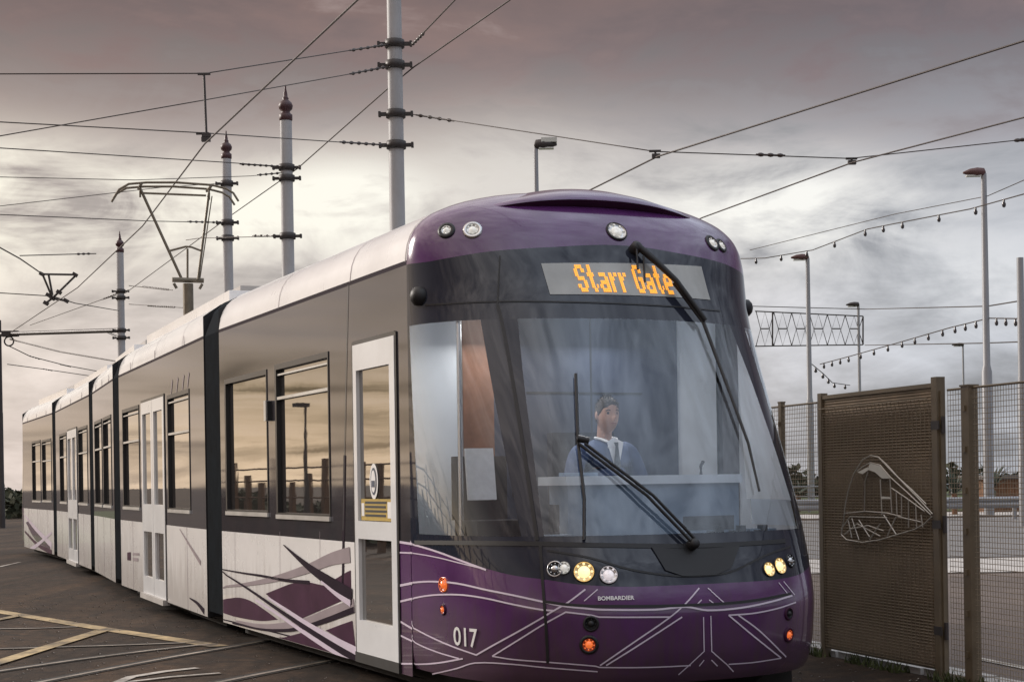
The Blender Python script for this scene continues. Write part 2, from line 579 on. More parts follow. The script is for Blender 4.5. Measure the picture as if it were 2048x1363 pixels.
def sheet(name, poly, z, mt, kind='structure'):
    b = MB()
    b.face([(x, y, z) for x, y in poly])
    return tag(b.build(name, mt), kind=kind)


# beyond the fence: dark forecourt, a pale strip, reddish tarmac, the road
sheet('reddish_forecourt', [(2.75, 13.0), (3.8, 9.0), (40, 6), (40, 21.5), (6.2, 23.3), (1.8, 24.3), (1.6, 16.5)], .004, m_redtar)
sheet('pavement', [(1.2, 24.6), (6.2, 23.6), (60, 20.5), (60, 25.0), (7.4, 27.6), (1.2, 28.6)], .008, m_pale)
sheet('road', [(-2, 29), (7.4, 28), (90, 24), (120, 60), (4, 52.5), (-2, 53)], .004, m_road)
sheet('far_pavement', [(-4, 54.5), (120, 62), (140, 70), (-6, 60)], .008, m_pale)
sheet('far_grass_bank', [(-10, 61), (150, 72), (300, 160), (-40, 160)], .012, m_grass)
sheet('left_grass_verge', [(-13.6, 41), (-15.2, 41), (-40, 95), (-34, 95)], .006, m_grass)


def ground_line(name, pix, w, z, mt):
    pts = [gpt(x, y, z) for x, y in pix]
    b = MB()
    rows = []
    for i, p in enumerate(pts):
        d = (pts[min(i + 1, len(pts) - 1)] - pts[max(i - 1, 0)]).normalized()
        n = Vector((-d.y, d.x, 0)) * w / 2
        rows.append([p + n, p - n])
    b.grid(rows, 0, False)
    return tag(b.build(name, mt), kind='structure')


ground_line('yellow_road_line', [(-60, 1212), (0, 1222), (200, 1255), (440, 1291)], .19, .008, m_ypaint)
ground_line('yellow_road_line', [(205, 1259), (100, 1291), (0, 1322), (-60, 1340)], .16, .012, m_ypaint)
ground_line('yellow_road_line', [(-40, 1244), (0, 1237), (35, 1230)], .12, .012, m_ypaint)
ground_line('white_road_line', [(-40, 1140), (0, 1132), (40, 1123)], .07, .008, m_wpaint)
ground_line('white_road_line', [(228, 1366), (262, 1352), (330, 1341), (395, 1334)], .09, .008, m_wpaint)
ground_line('white_road_line', [(255, 1362), (340, 1352), (440, 1344)], .06, .012, m_wpaint)
ground_line('white_road_line', [(1950, 1314), (2060, 1336), (2200, 1364)], .10, .012, m_wpaint)
for pix in ([(-60, 1257), (0, 1256), (80, 1255), (155, 1252)], [(-60, 1298), (0, 1296), (200, 1290), (370, 1284)],
            [(-60, 1350), (0, 1340), (150, 1318), (300, 1299), (420, 1286)],
            [(40, 1370), (200, 1339), (350, 1311), (480, 1289), (570, 1272)],
            [(400, 1370), (520, 1346), (640, 1323), (720, 1307)]):
    ground_line('sunken_rail', pix, .055, .009, m_rail)
    ground_line('rail_groove', pix, .17, .005, m_groove)

# ------------------------------------------------------------------ the tram: frames of the five cars
HW = 1.275
ZB, ZS, ZT = .18, 1.03, 2.88            # skirt bottom, skirt top, band top
HEAD = [24.7, 21.9, 19.4, 21.0, 23.4]
LEN = [4.9, 5.7, 3.2, 5.7, 4.9]
GAP = .6
FR = []
x, y = .488, 11.033
for i, (a, L) in enumerate(zip(HEAD, LEN)):
    a = R(a)
    f, l = Vector((math.sin(a), -math.cos(a), 0)), Vector((math.cos(a), math.sin(a), 0))
    M = Matrix((f, l, Vector((0, 0, 1)))).transposed().to_4x4()
    M.translation = Vector((x, y, 0))
    FR.append(M)
    x, y = x - f.x * (L + GAP / 2), y - f.y * (L + GAP / 2)
    if i < 4:
        b = R(HEAD[i + 1])
        x, y = x - math.sin(b) * GAP / 2, y + math.cos(b) * GAP / 2
ROOT = FR[0]
RI = ROOT.inverted()
LOC = [RI @ M for M in FR]
tram = empty('tram', ROOT, 'long low-floor articulated tram in white and purple livery with a lit amber destination display', 'tram')


def side(k, px, py):
    """photo pixel -> (u, z) on the near side wall of car k"""
    I = FR[k].inverted()
    c = I @ CAM
    d = I.to_3x3() @ dirp(px, py)
    s = (-HW - c.y) / d.y
    p = c + d * s
    return p.x, p.z


def pchip(tab):
    xs = [p[0] for p in tab]
    ys = [p[1] for p in tab]
    n = len(xs)
    dl = [(ys[i + 1] - ys[i]) / (xs[i + 1] - xs[i]) for i in range(n - 1)]
    ms = [dl[0]] + [0 if dl[i - 1] * dl[i] <= 0 else 2 * dl[i - 1] * dl[i] / (dl[i - 1] + dl[i]) for i in range(1, n - 1)] + [dl[-1]]

    def fn(q):
        if q <= xs[0]:
            return ys[0]
        if q >= xs[-1]:
            return ys[-1]
        i = 0
        while q > xs[i + 1]:
            i += 1
        h = xs[i + 1] - xs[i]
        t = (q - xs[i]) / h
        return ((1 + 2 * t) * (1 - t) ** 2 * ys[i] + t * (1 - t) ** 2 * h * ms[i]
                + t * t * (3 - 2 * t) * ys[i + 1] + t * t * (t - 1) * h * ms[i + 1])
    return fn


ZTOP = 3.43
fL = pchip([(.18, 1.50), (.28, 1.58), (.45, 1.63), (.65, 1.64), (.9, 1.57), (1.05, 1.51), (1.5, 1.32), (2.0, 1.08), (2.4, .88),
            (2.73, .71), (2.95, .61), (3.1, .53), (3.22, .42), (3.32, .27), (3.40, .10), (3.43, .004)])
fW = pchip([(.18, 1.235), (.30, 1.27), (.45, 1.275), (2.88, 1.275), (3.0, 1.262), (3.1, 1.225), (3.2, 1.13), (3.28, .97), (3.35, .73), (3.40, .42), (3.43, .004)])
fN = pchip([(.18, 2.7), (.6, 2.8), (1.05, 2.85), (1.5, 2.65), (2.0, 2.35), (2.7, 1.95), (3.1, 1.95), (3.43, 2.0)])


def nose(t, z, off=0.0):
    def P(t, z):
        L, w, n = fL(z), fW(z), fN(z)
        ph = abs(t) * math.pi / 2
        return Vector((L * max(math.cos(ph), 0) ** (2 / n), (1 if t >= 0 else -1) * w * math.sin(ph) ** (2 / n), z))
    p = P(t, z)
    if off:
        e = 1e-3
        a = P(min(t + e, 1), z) - P(max(t - e, -1), z)
        b = P(t, z + e) - P(t, z - e)
        nn = a.cross(b)
        if nn.length > 1e-12:
            nn.normalize()
            if nn.dot(Vector((max(p.x, .01), p.y, 0.05))) < 0:
                nn = -nn
            p = p + nn * off
    return p


def nnorm(t, z):
    return (nose(t, z, 1.0) - nose(t, z)).normalized()


NI = FR[0].inverted()
NC = NI @ CAM


def ncast(px, py):
    """photo pixel -> (t, z) on the cab nose"""
    d = NI.to_3x3() @ dirp(px, py)

    def inside(s):
        p = NC + d * s
        if p.z >= ZTOP - .004 or p.x < 0:
            return False
        z = max(p.z, .18)
        n = fN(z)
        return (p.x / fL(z)) ** n + (abs(p.y) / fW(z)) ** n < 1
    s = 8.0
    while s < 13 and not inside(s):
        s += .01
    if s >= 13:
        # grazing past the outline: nearest approach
        best = None
        s = 8.5
        while s < 11.5:
            p = NC + d * s
            if .18 < p.z < ZTOP - .01 and p.x > 0:
                n = fN(p.z)
                q = (p.x / fL(p.z)) ** n + (abs(p.y) / fW(p.z)) ** n
                if best is None or q < best[0]:
                    best = (q, s)
            s += .02
        if best is None:
            return (-1.0, NC.z + d.z * 9.0)
        s = best[1]
    else:
        a, b = s - .01, s
        for _ in range(18):
            c = (a + b) / 2
            if inside(c):
                b = c
            else:
                a = c
        s = b
    p = NC + d * s
    z = min(max(p.z, .18), ZTOP - .005)
    n = fN(z)
    u_, v_ = max(p.x, 0) / fL(z), abs(p.y) / fW(z)
    ph = math.atan2(v_ ** (n / 2), u_ ** (n / 2) if u_ > 0 else 0)
    t = ph / (math.pi / 2)
    return (t if p.y >= 0 else -t, z)


def lerp(a, b, s):
    return a + (b - a) * s


def patch(mb, ft0, ft1, fz0, fz1, n, mrow, mi, off=0.0):
    """grid of the nose between two t curves (of z) and two z curves (of t)"""
    rows = []
    for j in range(mrow + 1):
        b = j / mrow
        row = []
        for i in range(n + 1):
            a = i / n
            z = lerp(fz0(0), fz1(0), b)
            t = lerp(ft0(z), ft1(z), a)
            for _ in range(3):
                z = lerp(fz0(t), fz1(t), b)
                t = lerp(ft0(z), ft1(z), a)
            row.append(nose(t, z, off))
        rows.append(row)
    mb.grid(rows, mi, True)


def k_(c):
    return lambda q: c


def sym(tab):
    """tab of (t<=0, z) -> even function of t"""
    tab = sorted((abs(t), z) for t, z in tab)
    out = [tab[0]]
    for t, z in tab[1:]:
        if t > out[-1][0] + 1e-4:
            out.append((t, z))
    f = pchip(out)
    return lambda q: f(abs(q))


low = [ncast(*p) for p in ((850, 1091), (912, 1114), (975, 1137), (1040, 1152), (1090, 1158), (1170, 1169), (1290, 1172))]
zlow = sym([(-1, low[0][1] + .045)] + low + [(0, low[-1][1])])
ZWB = 1.045
dom = [ncast(*p) for p in ((850, 524), (900, 515), (985, 502), (1100, 494), (1230, 490))]
zdom = sym([(-1, dom[0][1] + .005)] + dom + [(0, dom[-1][1])])
ZG0, ZG1 = 1.12, 2.475


def tline(p_top, p_bot):
    (ta, za), (tb, zb) = ncast(*p_top), ncast(*p_bot)
    return lambda z: ta + (tb - ta) * (z - za) / (zb - za)


tA0 = lambda z: -0.975
tA1 = tline((962, 645), (1040, 1060))
tB0 = tline((1036, 645), (1086, 1058))
neg = lambda f: (lambda z: -f(z))
m1 = k_(-1.0)
p1 = k_(1.0)


def nose_shell(rear):
    mb = MB()
    NX = 72
    #            0 purple, 1 frit, 2 white/lilac, 3 dark
    patch(mb, m1, p1, k_(.235), lambda t: min(zlow(t), ZWB - .006), NX, 18, 0)
    patch(mb, m1, p1, lambda t: min(zlow(t), ZWB - .006), k_(ZWB), NX, 6, 1)
    patch(mb, m1, p1, k_(ZWB), k_(ZG0), NX, 2, 1)
    for a, b, n in ((m1, tA0, 2), (tA1, tB0, 4), (neg(tB0), neg(tA1), 4), (neg(tA0), p1, 2)):
        patch(mb, a, b, k_(ZG0), k_(ZG1), n, 22, 1)
    patch(mb, m1, p1, k_(ZG1), zdom, NX, 8, 1)
    patch(mb, m1, p1, zdom, k_(ZTOP - .002), NX, 26, 0)
    return mb


def smooth_px(p):
    out = [p[0]]
    for i in range(len(p) - 1):
        a, b = Vector(p[i]), Vector(p[i + 1])
        def tan(j):
            if j == 0 or j == len(p) - 1:
                return None
            u, v = Vector(p[j]) - Vector(p[j - 1]), Vector(p[j + 1]) - Vector(p[j])
            return None if u.angle(v, 0) > R(32) else (Vector(p[j + 1]) - Vector(p[j - 1])).normalized()
        L = (b - a).length
        ta, tb = tan(i) or (b - a).normalized(), tan(i + 1) or (b - a).normalized()
        for k in range(1, 5):
            t = k / 4
            q = (a * (1 + 2 * t) * (1 - t) ** 2 + ta * L * t * (1 - t) ** 2 + b * t * t * (3 - 2 * t) + tb * L * t * t * (t - 1))
            out.append((q.x, q.y))
    return out


def nose_ribbon(mb, pix, w, mi, off=.004, w1=None, taper=False):
    pix = smooth_px(pix)
    tz = [ncast(*p) for p in pix]
    pts = []
    for (a, b), (c, d) in zip(tz, tz[1:]):
        n = max(2, int((abs(a - c) * 2.2 + abs(b - d)) / .035))
        pts += [(lerp(a, c, i / n), lerp(b, d, i / n)) for i in range(n)]
    pts.append(tz[-1])
    P = [nose(t, z, off) for t, z in pts]
    rows = []
    for i, p in enumerate(P):
        d = P[min(i + 1, len(P) - 1)] - P[max(i - 1, 0)]
        nn = nnorm(*pts[i])
        s_ = nn.cross(d)
        if s_.length < 1e-9:
            continue
        ww = lerp(w, w1 if w1 is not None else w, i / max(1, len(P) - 1))
        s_ = s_.normalized() * ww / 2
        rows.append([p + s_, p - s_])
    mb.grid(rows, mi, True)


def z5(*pts):
    return [(780 + x / 4.094, 1030 + y / 4.094) for x, y in pts]


def z6(*pts):
    return [(1200 + x / 4.094, 1030 + y / 4.094) for x, y in pts]


shell = nose_shell(False)
LW = .020
for pix, w in (
    (z5((60, 215), (200, 240), (400, 300), (600, 375), (790, 445)), .024),
    (z5((60, 303), (200, 310), (400, 345), (560, 385), (780, 440)), .014),
    (z5((75, 570), (200, 548), (350, 540), (550, 555), (800, 610), (1000, 650), (1250, 705), (1400, 738), (1600, 760)) + z6((0, 770), (450, 770), (700, 748), (880, 775), (1150, 755), (1400, 705), (1570, 655)), .022),
    (z5((85, 705), (250, 665), (400, 648), (600, 650), (800, 680), (1000, 725), (1240, 770), (1340, 778)), .020),
    (z5((95, 865), (300, 975), (500, 1065), (710, 1140), (850, 1060), (1050, 950), (1250, 835), (1330, 785), (1460, 710), (1600, 605)), .020),
    (z5((105, 980), (250, 1060), (400, 1120), (570, 1170)), .018),
    (z5((115, 1210), (250, 1215), (400, 1205), (600, 1170)), .020),
    (z5((840, 1150), (1050, 1020), (1250, 895), (1440, 790), (1650, 815)) + z6((0, 830), (570, 830)), .018),
    (z5((350, 1295), (550, 1250), (700, 1205), (1000, 1215), (1250, 1240), (1700, 1275)), .016),
    (z5((840, 1150), (1000, 1175), (1250, 1195), (1680, 1230)) + z6((0, 1240), (400, 1240), (740, 1225)), .016),
    (z5((1590, 700), (1700, 605)), .012),
    (z6((0, 1225), (300, 1020), (560, 840), (700, 720), (810, 595)), .018),
    (z6((50, 1225), (300, 1070), (670, 830)), .018),
    (z6((1050, 815), (1250, 800), (1450, 760), (1600, 710)), .018),
    (z6((845, 830), (850, 1110), (720, 1230)), .014),
    (z6((905, 820), (912, 1110), (1040, 1220)), .014),
    (z6((1050, 815), (1260, 990), (1480, 1165)), .018),
    (z6((1130, 815), (1300, 940), (1520, 1155)), .018),
    (z6((1050, 1215), (1250, 1200), (1480, 1165)), .016),
    (z6((880, 595), (1020, 720)), .014),
    (z6((1500, 540), (1590, 650)), .014),
    (z6((1460, 550), (1540, 650)), .012),
    (z6((790, 730), (830, 690)), .014),
    (z6((890, 690), (930, 720)), .014),
    (z6((810, 1230), (850, 1180)), .014),
    (z6((910, 1180), (960, 1230)), .014),
    (z6((720, 1230), (640, 1300)), .014),
    (z6((1040, 1220), (1090, 1275)), .014),
):
    nose_ribbon(shell, pix, w * .5, 2)
# panel joints and the joint under the windscreen
for pix, w in (
    ([(1081, 1090), (1087, 1180), (1093, 1260), (1096, 1325)], .018),
    (z5((1270, 705), (1460, 730), (1650, 742)) + z6((0, 742), (450, 742), (700, 735), (1020, 720), (1300, 690), (1560, 640)), .016),
    ([(830, 1084), (950, 1085), (1085, 1087), (1230, 1090), (1380, 1091), (1500, 1086), (1570, 1081)], .028),
    ([(995, 610), (1003, 640), (1020, 730), (1040, 850), (1060, 980), (1075, 1080)], .022),
    ([(1000, 512), (995, 610)], .010),
    ([(850, 610), (995, 603), (1180, 605), (1330, 612), (1440, 622)], .010),
    ([(1095, 1100), (1180, 1115), (1260, 1138), (1340, 1150), (1400, 1151), (1460, 1143), (1530, 1110), (1580, 1092)], .012),
):
    nose_ribbon(shell, pix, w, 3, .005)
cab = shell.build('cab_shell', [m_purple, m_frit, m_lilac, m_black], tram)
cab['label'] = 'purple rounded front cab shell with white line pattern'

# dark oval moulding under the windscreen
mb = MB()
ring = [(1302, 1094), (1478, 1090), (1462, 1135), (1430, 1150), (1365, 1152), (1330, 1140)]
tz = [ncast(*p) for p in ring]
mb.face([nose(t, z, .010) for t, z in tz])
mb.build('towing_hatch', m_black, tram)

for nm, fa, fb, lab in (('side_window', tA0, tA1, 'cab side window on the door side'), ('windscreen', tB0, neg(tB0), None),
                        ('side_window', neg(tA1), neg(tA0), 'cab side window on the fence side')):
    mb = MB()
    patch(mb, fa, fb, k_(ZG0), k_(ZG1), 28 if nm == 'windscreen' else 10, 24, 0, .001)
    o = mb.build(nm, m_screen, tram)
    if lab:
        o['label'] = lab

bl = bpy.data.materials.new('sky_glow_sheet')
bl.use_nodes = True
_t = bl.node_tree
_t.nodes.clear()
_d, _tr, _m, _o = (nd(_t, k) for k in ('ShaderNodeBsdfDiffuse', 'ShaderNodeBsdfTranslucent', 'ShaderNodeMixShader', 'ShaderNodeOutputMaterial'))
_d.inputs[0].default_value = (.88, .90, .93, 1)
_tr.inputs[0].default_value = (.85, .88, .92, 1)
_m.inputs[0].default_value = .6
_t.links.new(_d.outputs[0], _m.inputs[1])
_t.links.new(_tr.outputs[0], _m.inputs[2])
_t.links.new(_m.outputs[0], _o.inputs[0])
mb = MB()  # added translucent panel, stands in for bright sky through the side window
patch(mb, neg(tA1), neg(tA0), k_(1.30), k_(ZG1), 10, 10, 0, -.03)
mb.build('sky_glow_panel', bl, tram)

# roof fairing over the cab: a lens-shaped cap with an overhanging lip
mb = MB()
capL, capW = .50, 1.0
rows_b, rows_t, rows_m = [], [], []
NA = 40
for j, (sc, zz) in enumerate([(.80, 3.27), (.97, 3.325), (1.0, 3.345), (.97, 3.37), (.80, 3.415), (.5, 3.46), (.2, 3.485), (.01, 3.49)]):
    row = []
    for i in range(NA + 1):
        a = -math.pi / 2 + math.pi * i / NA
        ca, sa = math.cos(a), math.sin(a)
        row.append(Vector((-.10 + capL * sc * abs(ca) ** .9, capW * sc * (abs(sa) ** .9) * (1 if sa > 0 else -1),
                           zz - .034 - .12 * (abs(sa) ** 2) * (1.0 if sc > .5 else .4))))
    # run back along the roof
    row = [Vector((-1.6, row[0].y, row[0].z))] + row + [Vector((-1.6, row[-1].y, row[-1].z))]
    rows_b.append(row)
mb.grid(rows_b[:3], 1, True)  # dark plum under the lip paints in the shade of the recess
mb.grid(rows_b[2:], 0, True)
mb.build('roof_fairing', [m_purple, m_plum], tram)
mb = MB()
mb.lathe((-.45, -.05, 3.40), [(.30, 0), (.28, .04), (.18, .068), (.01, .075)], 24)
mb.build('roof_antenna_dome', m_purple, tram)


# ------------------------------------------------------------------ side walls
def wall(mb, u0, u1, v, holes, bands, depth=.035):
    us = sorted({u0, u1} | {q for h in holes for q in h[:2]})
    zs = sorted({b[0] for b in bands} | {b[1] for b in bands} | {q for h in holes for q in h[2:]})
    zs = [z for z in zs if bands[0][0] - 1e-6 <= z <= bands[-1][1] + 1e-6]
    for a, b in zip(us, us[1:]):
        for c, d in zip(zs, zs[1:]):
            mu, mz = (a + b) / 2, (c + d) / 2
            if any(h[0] < mu < h[1] and h[2] < mz < h[3] for h in holes):
                continue
            mi = next(x[2] for x in bands if x[0] <= mz <= x[1])
            mb.face([(a, v, c), (b, v, c), (b, v, d), (a, v, d)], mi)
    sg = 1 if v < 0 else -1
    for a, b, c, d in holes:
        w = v + sg * depth
        for q in (((a, v, c), (b, v, c), (b, w, c), (a, w, c)), ((a, v, d), (b, v, d), (b, w, d), (a, w, d)),
                  ((a, v, c), (a, v, d), (a, w, d), (a, w, c)), ((b, v, c), (b, v, d), (b, w, d), (b, w, c))):
            mb.face(q, 3)


def roof(mb, u0, u1, mi, mi2):
    zz = [2.91, 2.96, 3.02, 3.08, 3.14, 3.19, 3.24, 3.28, 3.32, 3.36, 3.39, 3.415, 3.43]
    prof = [(-fW(z), z) for z in zz] + [(fW(z), z) for z in zz[::-1]]
    mb.grid([[(u0, a, b) for a, b in prof], [(u1, a, b) for a, b in prof]], mi, True)


def roof_seam(mb, u, mi):
    zz = [2.90, 2.96, 3.02, 3.08, 3.14, 3.19, 3.24, 3.28, 3.32, 3.36, 3.39, 3.415]
    mb.grid([[(u - .006, -fW(z) - .003, z + .002) for z in zz], [(u + .006, -fW(z) - .003, z + .002) for z in zz]], mi, True)


def window(hole, v, parent, M, split=None, name='window'):
    a, b, c, d = hole
    s = 1 if v > 0 else -1
    mb = MB()
    w = v - s * .030
    mb.face([(a, w, c), (b, w, c), (b, w, d), (a, w, d)], 0)
    g = .038  # gasket width at top and left, widened to draw in the recess shade
    o_, i_ = v + s * .007, v - s * .029
    mb.box((a - .004, min(o_, i_), d - g), (b + .004, max(o_, i_), d + .006), 1)
    mb.box((a - .006, min(o_, i_), c), (a + g, max(o_, i_), d - g), 1)
    mb.box((b - g * .4, min(o_, i_), c), (b + .004, max(o_, i_), d - g), 1)
    o2 = v + s * .016
    mb.box((a - .002, min(o2, i_), c - .035), (b + .002, max(o2, i_), c), 2)
    mb.box((a + .01, min(o_, i_), c), (b - .01, max(o_, i_), c + .016), 1)
    if split:
        mb.box((a + g, min(o_, i_) + .004, split - .012), (b - g * .4, max(o_, i_) - .004, split + .012), 2)
        mb.box((a + g, min(o_, i_) + .010, d - g - .05), (b - g * .4, max(o_, i_) - .010, d - g - .035), 2)
    return mb.build(name, [m_pane, m_gasket, m_alu], parent, M)


BANDS = [(ZB, ZS, 0), (ZS, ZT, 1), (ZT, ZT + .03, 7)]
BMATS = [m_white, m_band, m_roofg, m_black, m_purple, m_plum, m_greyline, m_darkline, m_lilac]


def rect(k, pa, pb):
    ua = side(k, *pa)
    ub = side(k, *pb)
    return ua, ub


def u_at(k, px, py):
    return side(k, px, py)[0]


def z_at(k, px, py):
    return side(k, px, py)[1]


def box_skirts(mb, u0, u1):
    for v in (-1, 1):
        mb.face([(u0, v * HW, ZB), (u1, v * HW, ZB), (u1, v * (HW - .12), ZB - .03), (u0, v * (HW - .12), ZB - .03)], 3)


def end_caps(mb, u):
    mb.face([(u, -HW, ZB), (u, HW, ZB), (u, HW, 3.1), (u, 1.1, 3.22), (u, -1.1, 3.22), (u, -HW, 3.1)], 3)


def swoosh(mb, pts, mi, off, k=0):
    q = [side(k, *p) for p in smooth_px(list(pts) + [pts[0]])[:-1]]
    mb.face([(min(max(u, -LEN[k] + .015), -.01), -HW - off, max(z, ZB + .004)) for u, z in q], mi)


def side_ribbon(mb, pts, w0, w1, mi, off, k=0):
    q = [Vector((*side(k, *p), 0)) for p in smooth_px(pts)]
    n = len(q)
    rows = []
    for i, p in enumerate(q):
        d = (q[min(i + 1, n - 1)] - q[max(i - 1, 0)]).normalized()
        s_ = Vector((-d.y, d.x, 0)) * lerp(w0, w1, i / (n - 1)) / 2
        cu = lambda u_: max(u_, -LEN[k] + .012)
        rows.append([(cu(p.x + s_.x), -HW - off, max(p.y + s_.y, ZB)), (cu(p.x - s_.x), -HW - off, max(p.y - s_.y, ZB))])
    mb.grid(rows, mi, False)


def z4(*pts):
    return [(400 + x / 4.094, 1030 + y / 4.094) for x, y in pts]


# --- car 0: the front car
c0 = MB()
wA = (u_at(0, 452, 900), u_at(0, 536, 900), z_at(0, 495, 1023), z_at(0, 495, 749))
wB = (u_at(0, 553, 900), u_at(0, 660, 900), z_at(0, 605, 1030), z_at(0, 605, 717))
dD = (u_at(0, 711, 1000), u_at(0, 798, 1000), ZB, z_at(0, 745, 676))
wall(c0, -LEN[0], 0, -HW, [wA, wB, (dD[0], dD[1], ZB, dD[3])], BANDS)
wall(c0, -LEN[0], 0, HW, [wA, wB], BANDS)
c0.face([(dD[1] + .01, -HW - .003, ZB), (0.002, -HW - .003, ZB), (0.002, -HW - .003, ZS + .02), (dD[1] + .01, -HW - .003, ZS + .02)], 4)
roof(c0, -LEN[0], 0, 0, 2)
for uu in (u_at(0, 557, 620), u_at(0, 700, 560), -.02):
    roof_seam(c0, uu, 6)
box_skirts(c0, -LEN[0], 0)
end_caps(c0, -LEN[0])
# livery: purple fields, then ribbons
for q in (z4((175, 690), (240, 678), (330, 672), (420, 700), (500, 750), (570, 800), (640, 850), (500, 862), (300, 830), (185, 795)),
          z4((540, 640), (650, 595), (760, 555), (870, 545), (960, 560), (1060, 590), (1180, 690), (1000, 770), (840, 840), (700, 750), (600, 690))):
    swoosh(c0, q, 5, .003)
for q in (z4((1110, 520), (1200, 465), (1236, 448), (1240, 640), (1180, 575)),
          z4((1030, 940), (1150, 895), (1250, 860), (1275, 1080), (1150, 1010)),
          z4((640, 1010), (850, 955), (960, 1020), (1100, 1110), (1260, 1190), (1100, 1150), (800, 1060))):
    swoosh(c0, q, 5, .003)
side_ribbon(c0, z4((160, 585), (400, 560), (640, 512), (900, 430), (1080, 355), (1232, 320)), .012, .115, 6, .005)
side_ribbon(c0, z4((300, 865), (500, 905), (700, 900), (860, 875), (1080, 795), (1265, 735)), .02, .10, 6, .005)
side_ribbon(c0, z4((270, 880), (500, 930), (700, 940), (830, 920), (1000, 870), (1265, 770)), .012, .045, 7, .006)
side_ribbon(c0, z4((180, 440), (350, 470), (500, 492), (700, 530), (900, 548)), .010, .03, 7, .005)
side_ribbon(c0, z4((160, 450), (400, 600), (640, 765), (820, 885), (1060, 1040), (1290, 1180)), .012, .06, 7, .008)
side_ribbon(c0, z4((460, 690), (640, 805), (820, 930), (1060, 1085), (1240, 1175)), .02, .05, 8, .007)
side_ribbon(c0, z4((560, 670), (700, 765), (850, 865), (1060, 990), (1290, 1110)), .02, .06, 8, .007)
side_ribbon(c0, z4((690, 240), (800, 340), (920, 440), (1080, 550), (1250, 665)), .010, .12, 7, .008)
side_ribbon(c0, z4((1000, 540), (1120, 640), (1240, 720)), .02, .05, 8, .009)
for ya, yb, w_ in ((1083, 1087, .016), (1104, 1105, .010), (1170, 1165, .016), (1202, 1196, .013), (1241, 1256, .014), (1269, 1281, .012), (1326, 1326, .012)):
    side_ribbon(c0, [(801, ya), (826, yb)], w_, w_, 8, .006)
for px in (470, 560, 640):
    side_ribbon(c0, [(px, 1062), (px + 1, 1300)], .006, .006, 6, .002)
side_ribbon(c0, [(440, 1236), (560, 1266), (700, 1302)], .012, .012, 7, .002)
side_ribbon(c0, [(697, 570), (692, 800), (687, 1060)], .012, .012, 3, .004)
side_ribbon(c0, [(690, 910), (686, 1180)], .05, .05, 7, .003)
car0 = c0.build('carriage', BMATS, tram)
car0['label'] = 'front carriage with purple swooshes on its white skirt'
window(wA, -HW, car0, None)
window(wB, -HW, car0, None, split=z_at(0, 605, 787))
window(wA, HW, car0, None)
window(wB, HW, car0, None)

# cab door
a, b, c, d = dD
mb = MB()
v = -HW
fw = .11
out, inn = v - .014, v + .03
zl0, zl1 = z_at(0, 745, 1243), z_at(0, 745, 1078)
zu0, zu1 = z_at(0, 745, 1042), z_at(0, 745, 735)
gp = .02
mb.box((a + gp, out, c + .07), (a + gp + fw * .62, inn, d - gp), 0)
mb.box((b - gp - fw * .9, out, c + .07), (b - gp, inn, d - gp), 0)
for q0, q1 in ((c + .07, zl0), (zl1, zu0), (zu1, d - gp)):
    mb.box((a + gp + fw * .62, out, q0), (b - gp - fw * .9, inn, q1), 0)
mb.box((a - .008, v - .010, c), (a + gp, inn, d + .004), 1)
mb.box((b - gp, v - .010, c), (b + .008, inn, d + .004), 1)
mb.box((a + gp, v - .010, d - gp), (b - gp, inn, d + .010), 1)
mb.box((a, v - .02, c), (b, inn, c + .07), 2)
door = mb.build('cab_door', [m_doorgrey, m_gasket, m_under], tram)
for q0, q1 in ((zl0, zl1), (zu0, zu1)):
    mb = MB()
    mb.face([(a + gp + fw * .62, v + .012, q0), (b - gp - fw * .9, v + .012, q0), (b - gp - fw * .9, v + .012, q1), (a + gp + fw * .62, v + .012, q1)])
    mb.build('door_pane', m_pane, door)
# stickers on the door glass
ua, ub = a + gp + fw * .62 + .02, b - gp - fw * .9 - .02
mb = MB()
zs0, zs1 = z_at(0, 740, 1040), z_at(0, 740, 997)
yv = v + .006
mb.box((ua, yv - .002, zs0), (ub, yv + .003, zs1), 0)
for i in range(4):
    zz = lerp(zs0, zs1, .18 + i * .2)
    mb.box((ua + .09, yv - .004, zz), (ub - .13 + .02 * (i % 2), yv - .002, zz + .016), 1)
mb.box((ua + .015, yv - .004, zs0 + .03), (ua + .07, yv - .002, zs1 - .03), 2)
mb.box((ub - .09, yv - .004, zs0 + .02), (ub - .01, yv - .002, zs1 - .02), 2)
mb.build('warning_sticker', [m_yellow, m_black, m_stickw], door)
mb = MB()
zo = z_at(0, 740, 962)
uo = lerp(ua, ub, .42)
for rx, rz, mi, o_ in ((.085, .125, 0, 0), (.060, .095, 1, .002), (.045, .078, 0, .004)):
    mb.face([(uo + rx * math.cos(q * math.pi / 16), yv - o_, zo + rz * math.sin(q * math.pi / 16)) for q in range(32)], mi)
mb.box((uo - .03, yv - .007, zo - .04), (uo + .03, yv - .005, zo + .005), 1)
mb.build('round_sticker', [m_stickw, m_cab], door)
# camera pod on the window pillar, black ball camera at the cab corner
mb = MB()
ux, zx = side(0, 540, 821)
mb.box((ux - .035, -HW - .045, zx - .085), (ux + .025, -HW, zx + .085), 0)
mb.box((ux + .025, -HW - .04, zx - .08), (ux + .05, -HW, zx + .08), 1)
mb.build('side_camera', [m_alu, m_black], tram)
for s, nm in ((-1, 'corner_camera'), (1, 'corner_camera')):
    mb = MB()
    t_, z_ = ncast(838, 592)
    p = nose(s * abs(t_), z_, -.01)
    mb.lathe(p - Vector((0, 0, .085)), [(.001, .02), (.04, .028), (.062, .055), (.068, .085), (.062, .115), (.04, .142), (.001, .15)], 16)
    mb.build(nm, m_black, tram)

# --- cars 1..3 and the rear
dblfrm = m_doorgrey


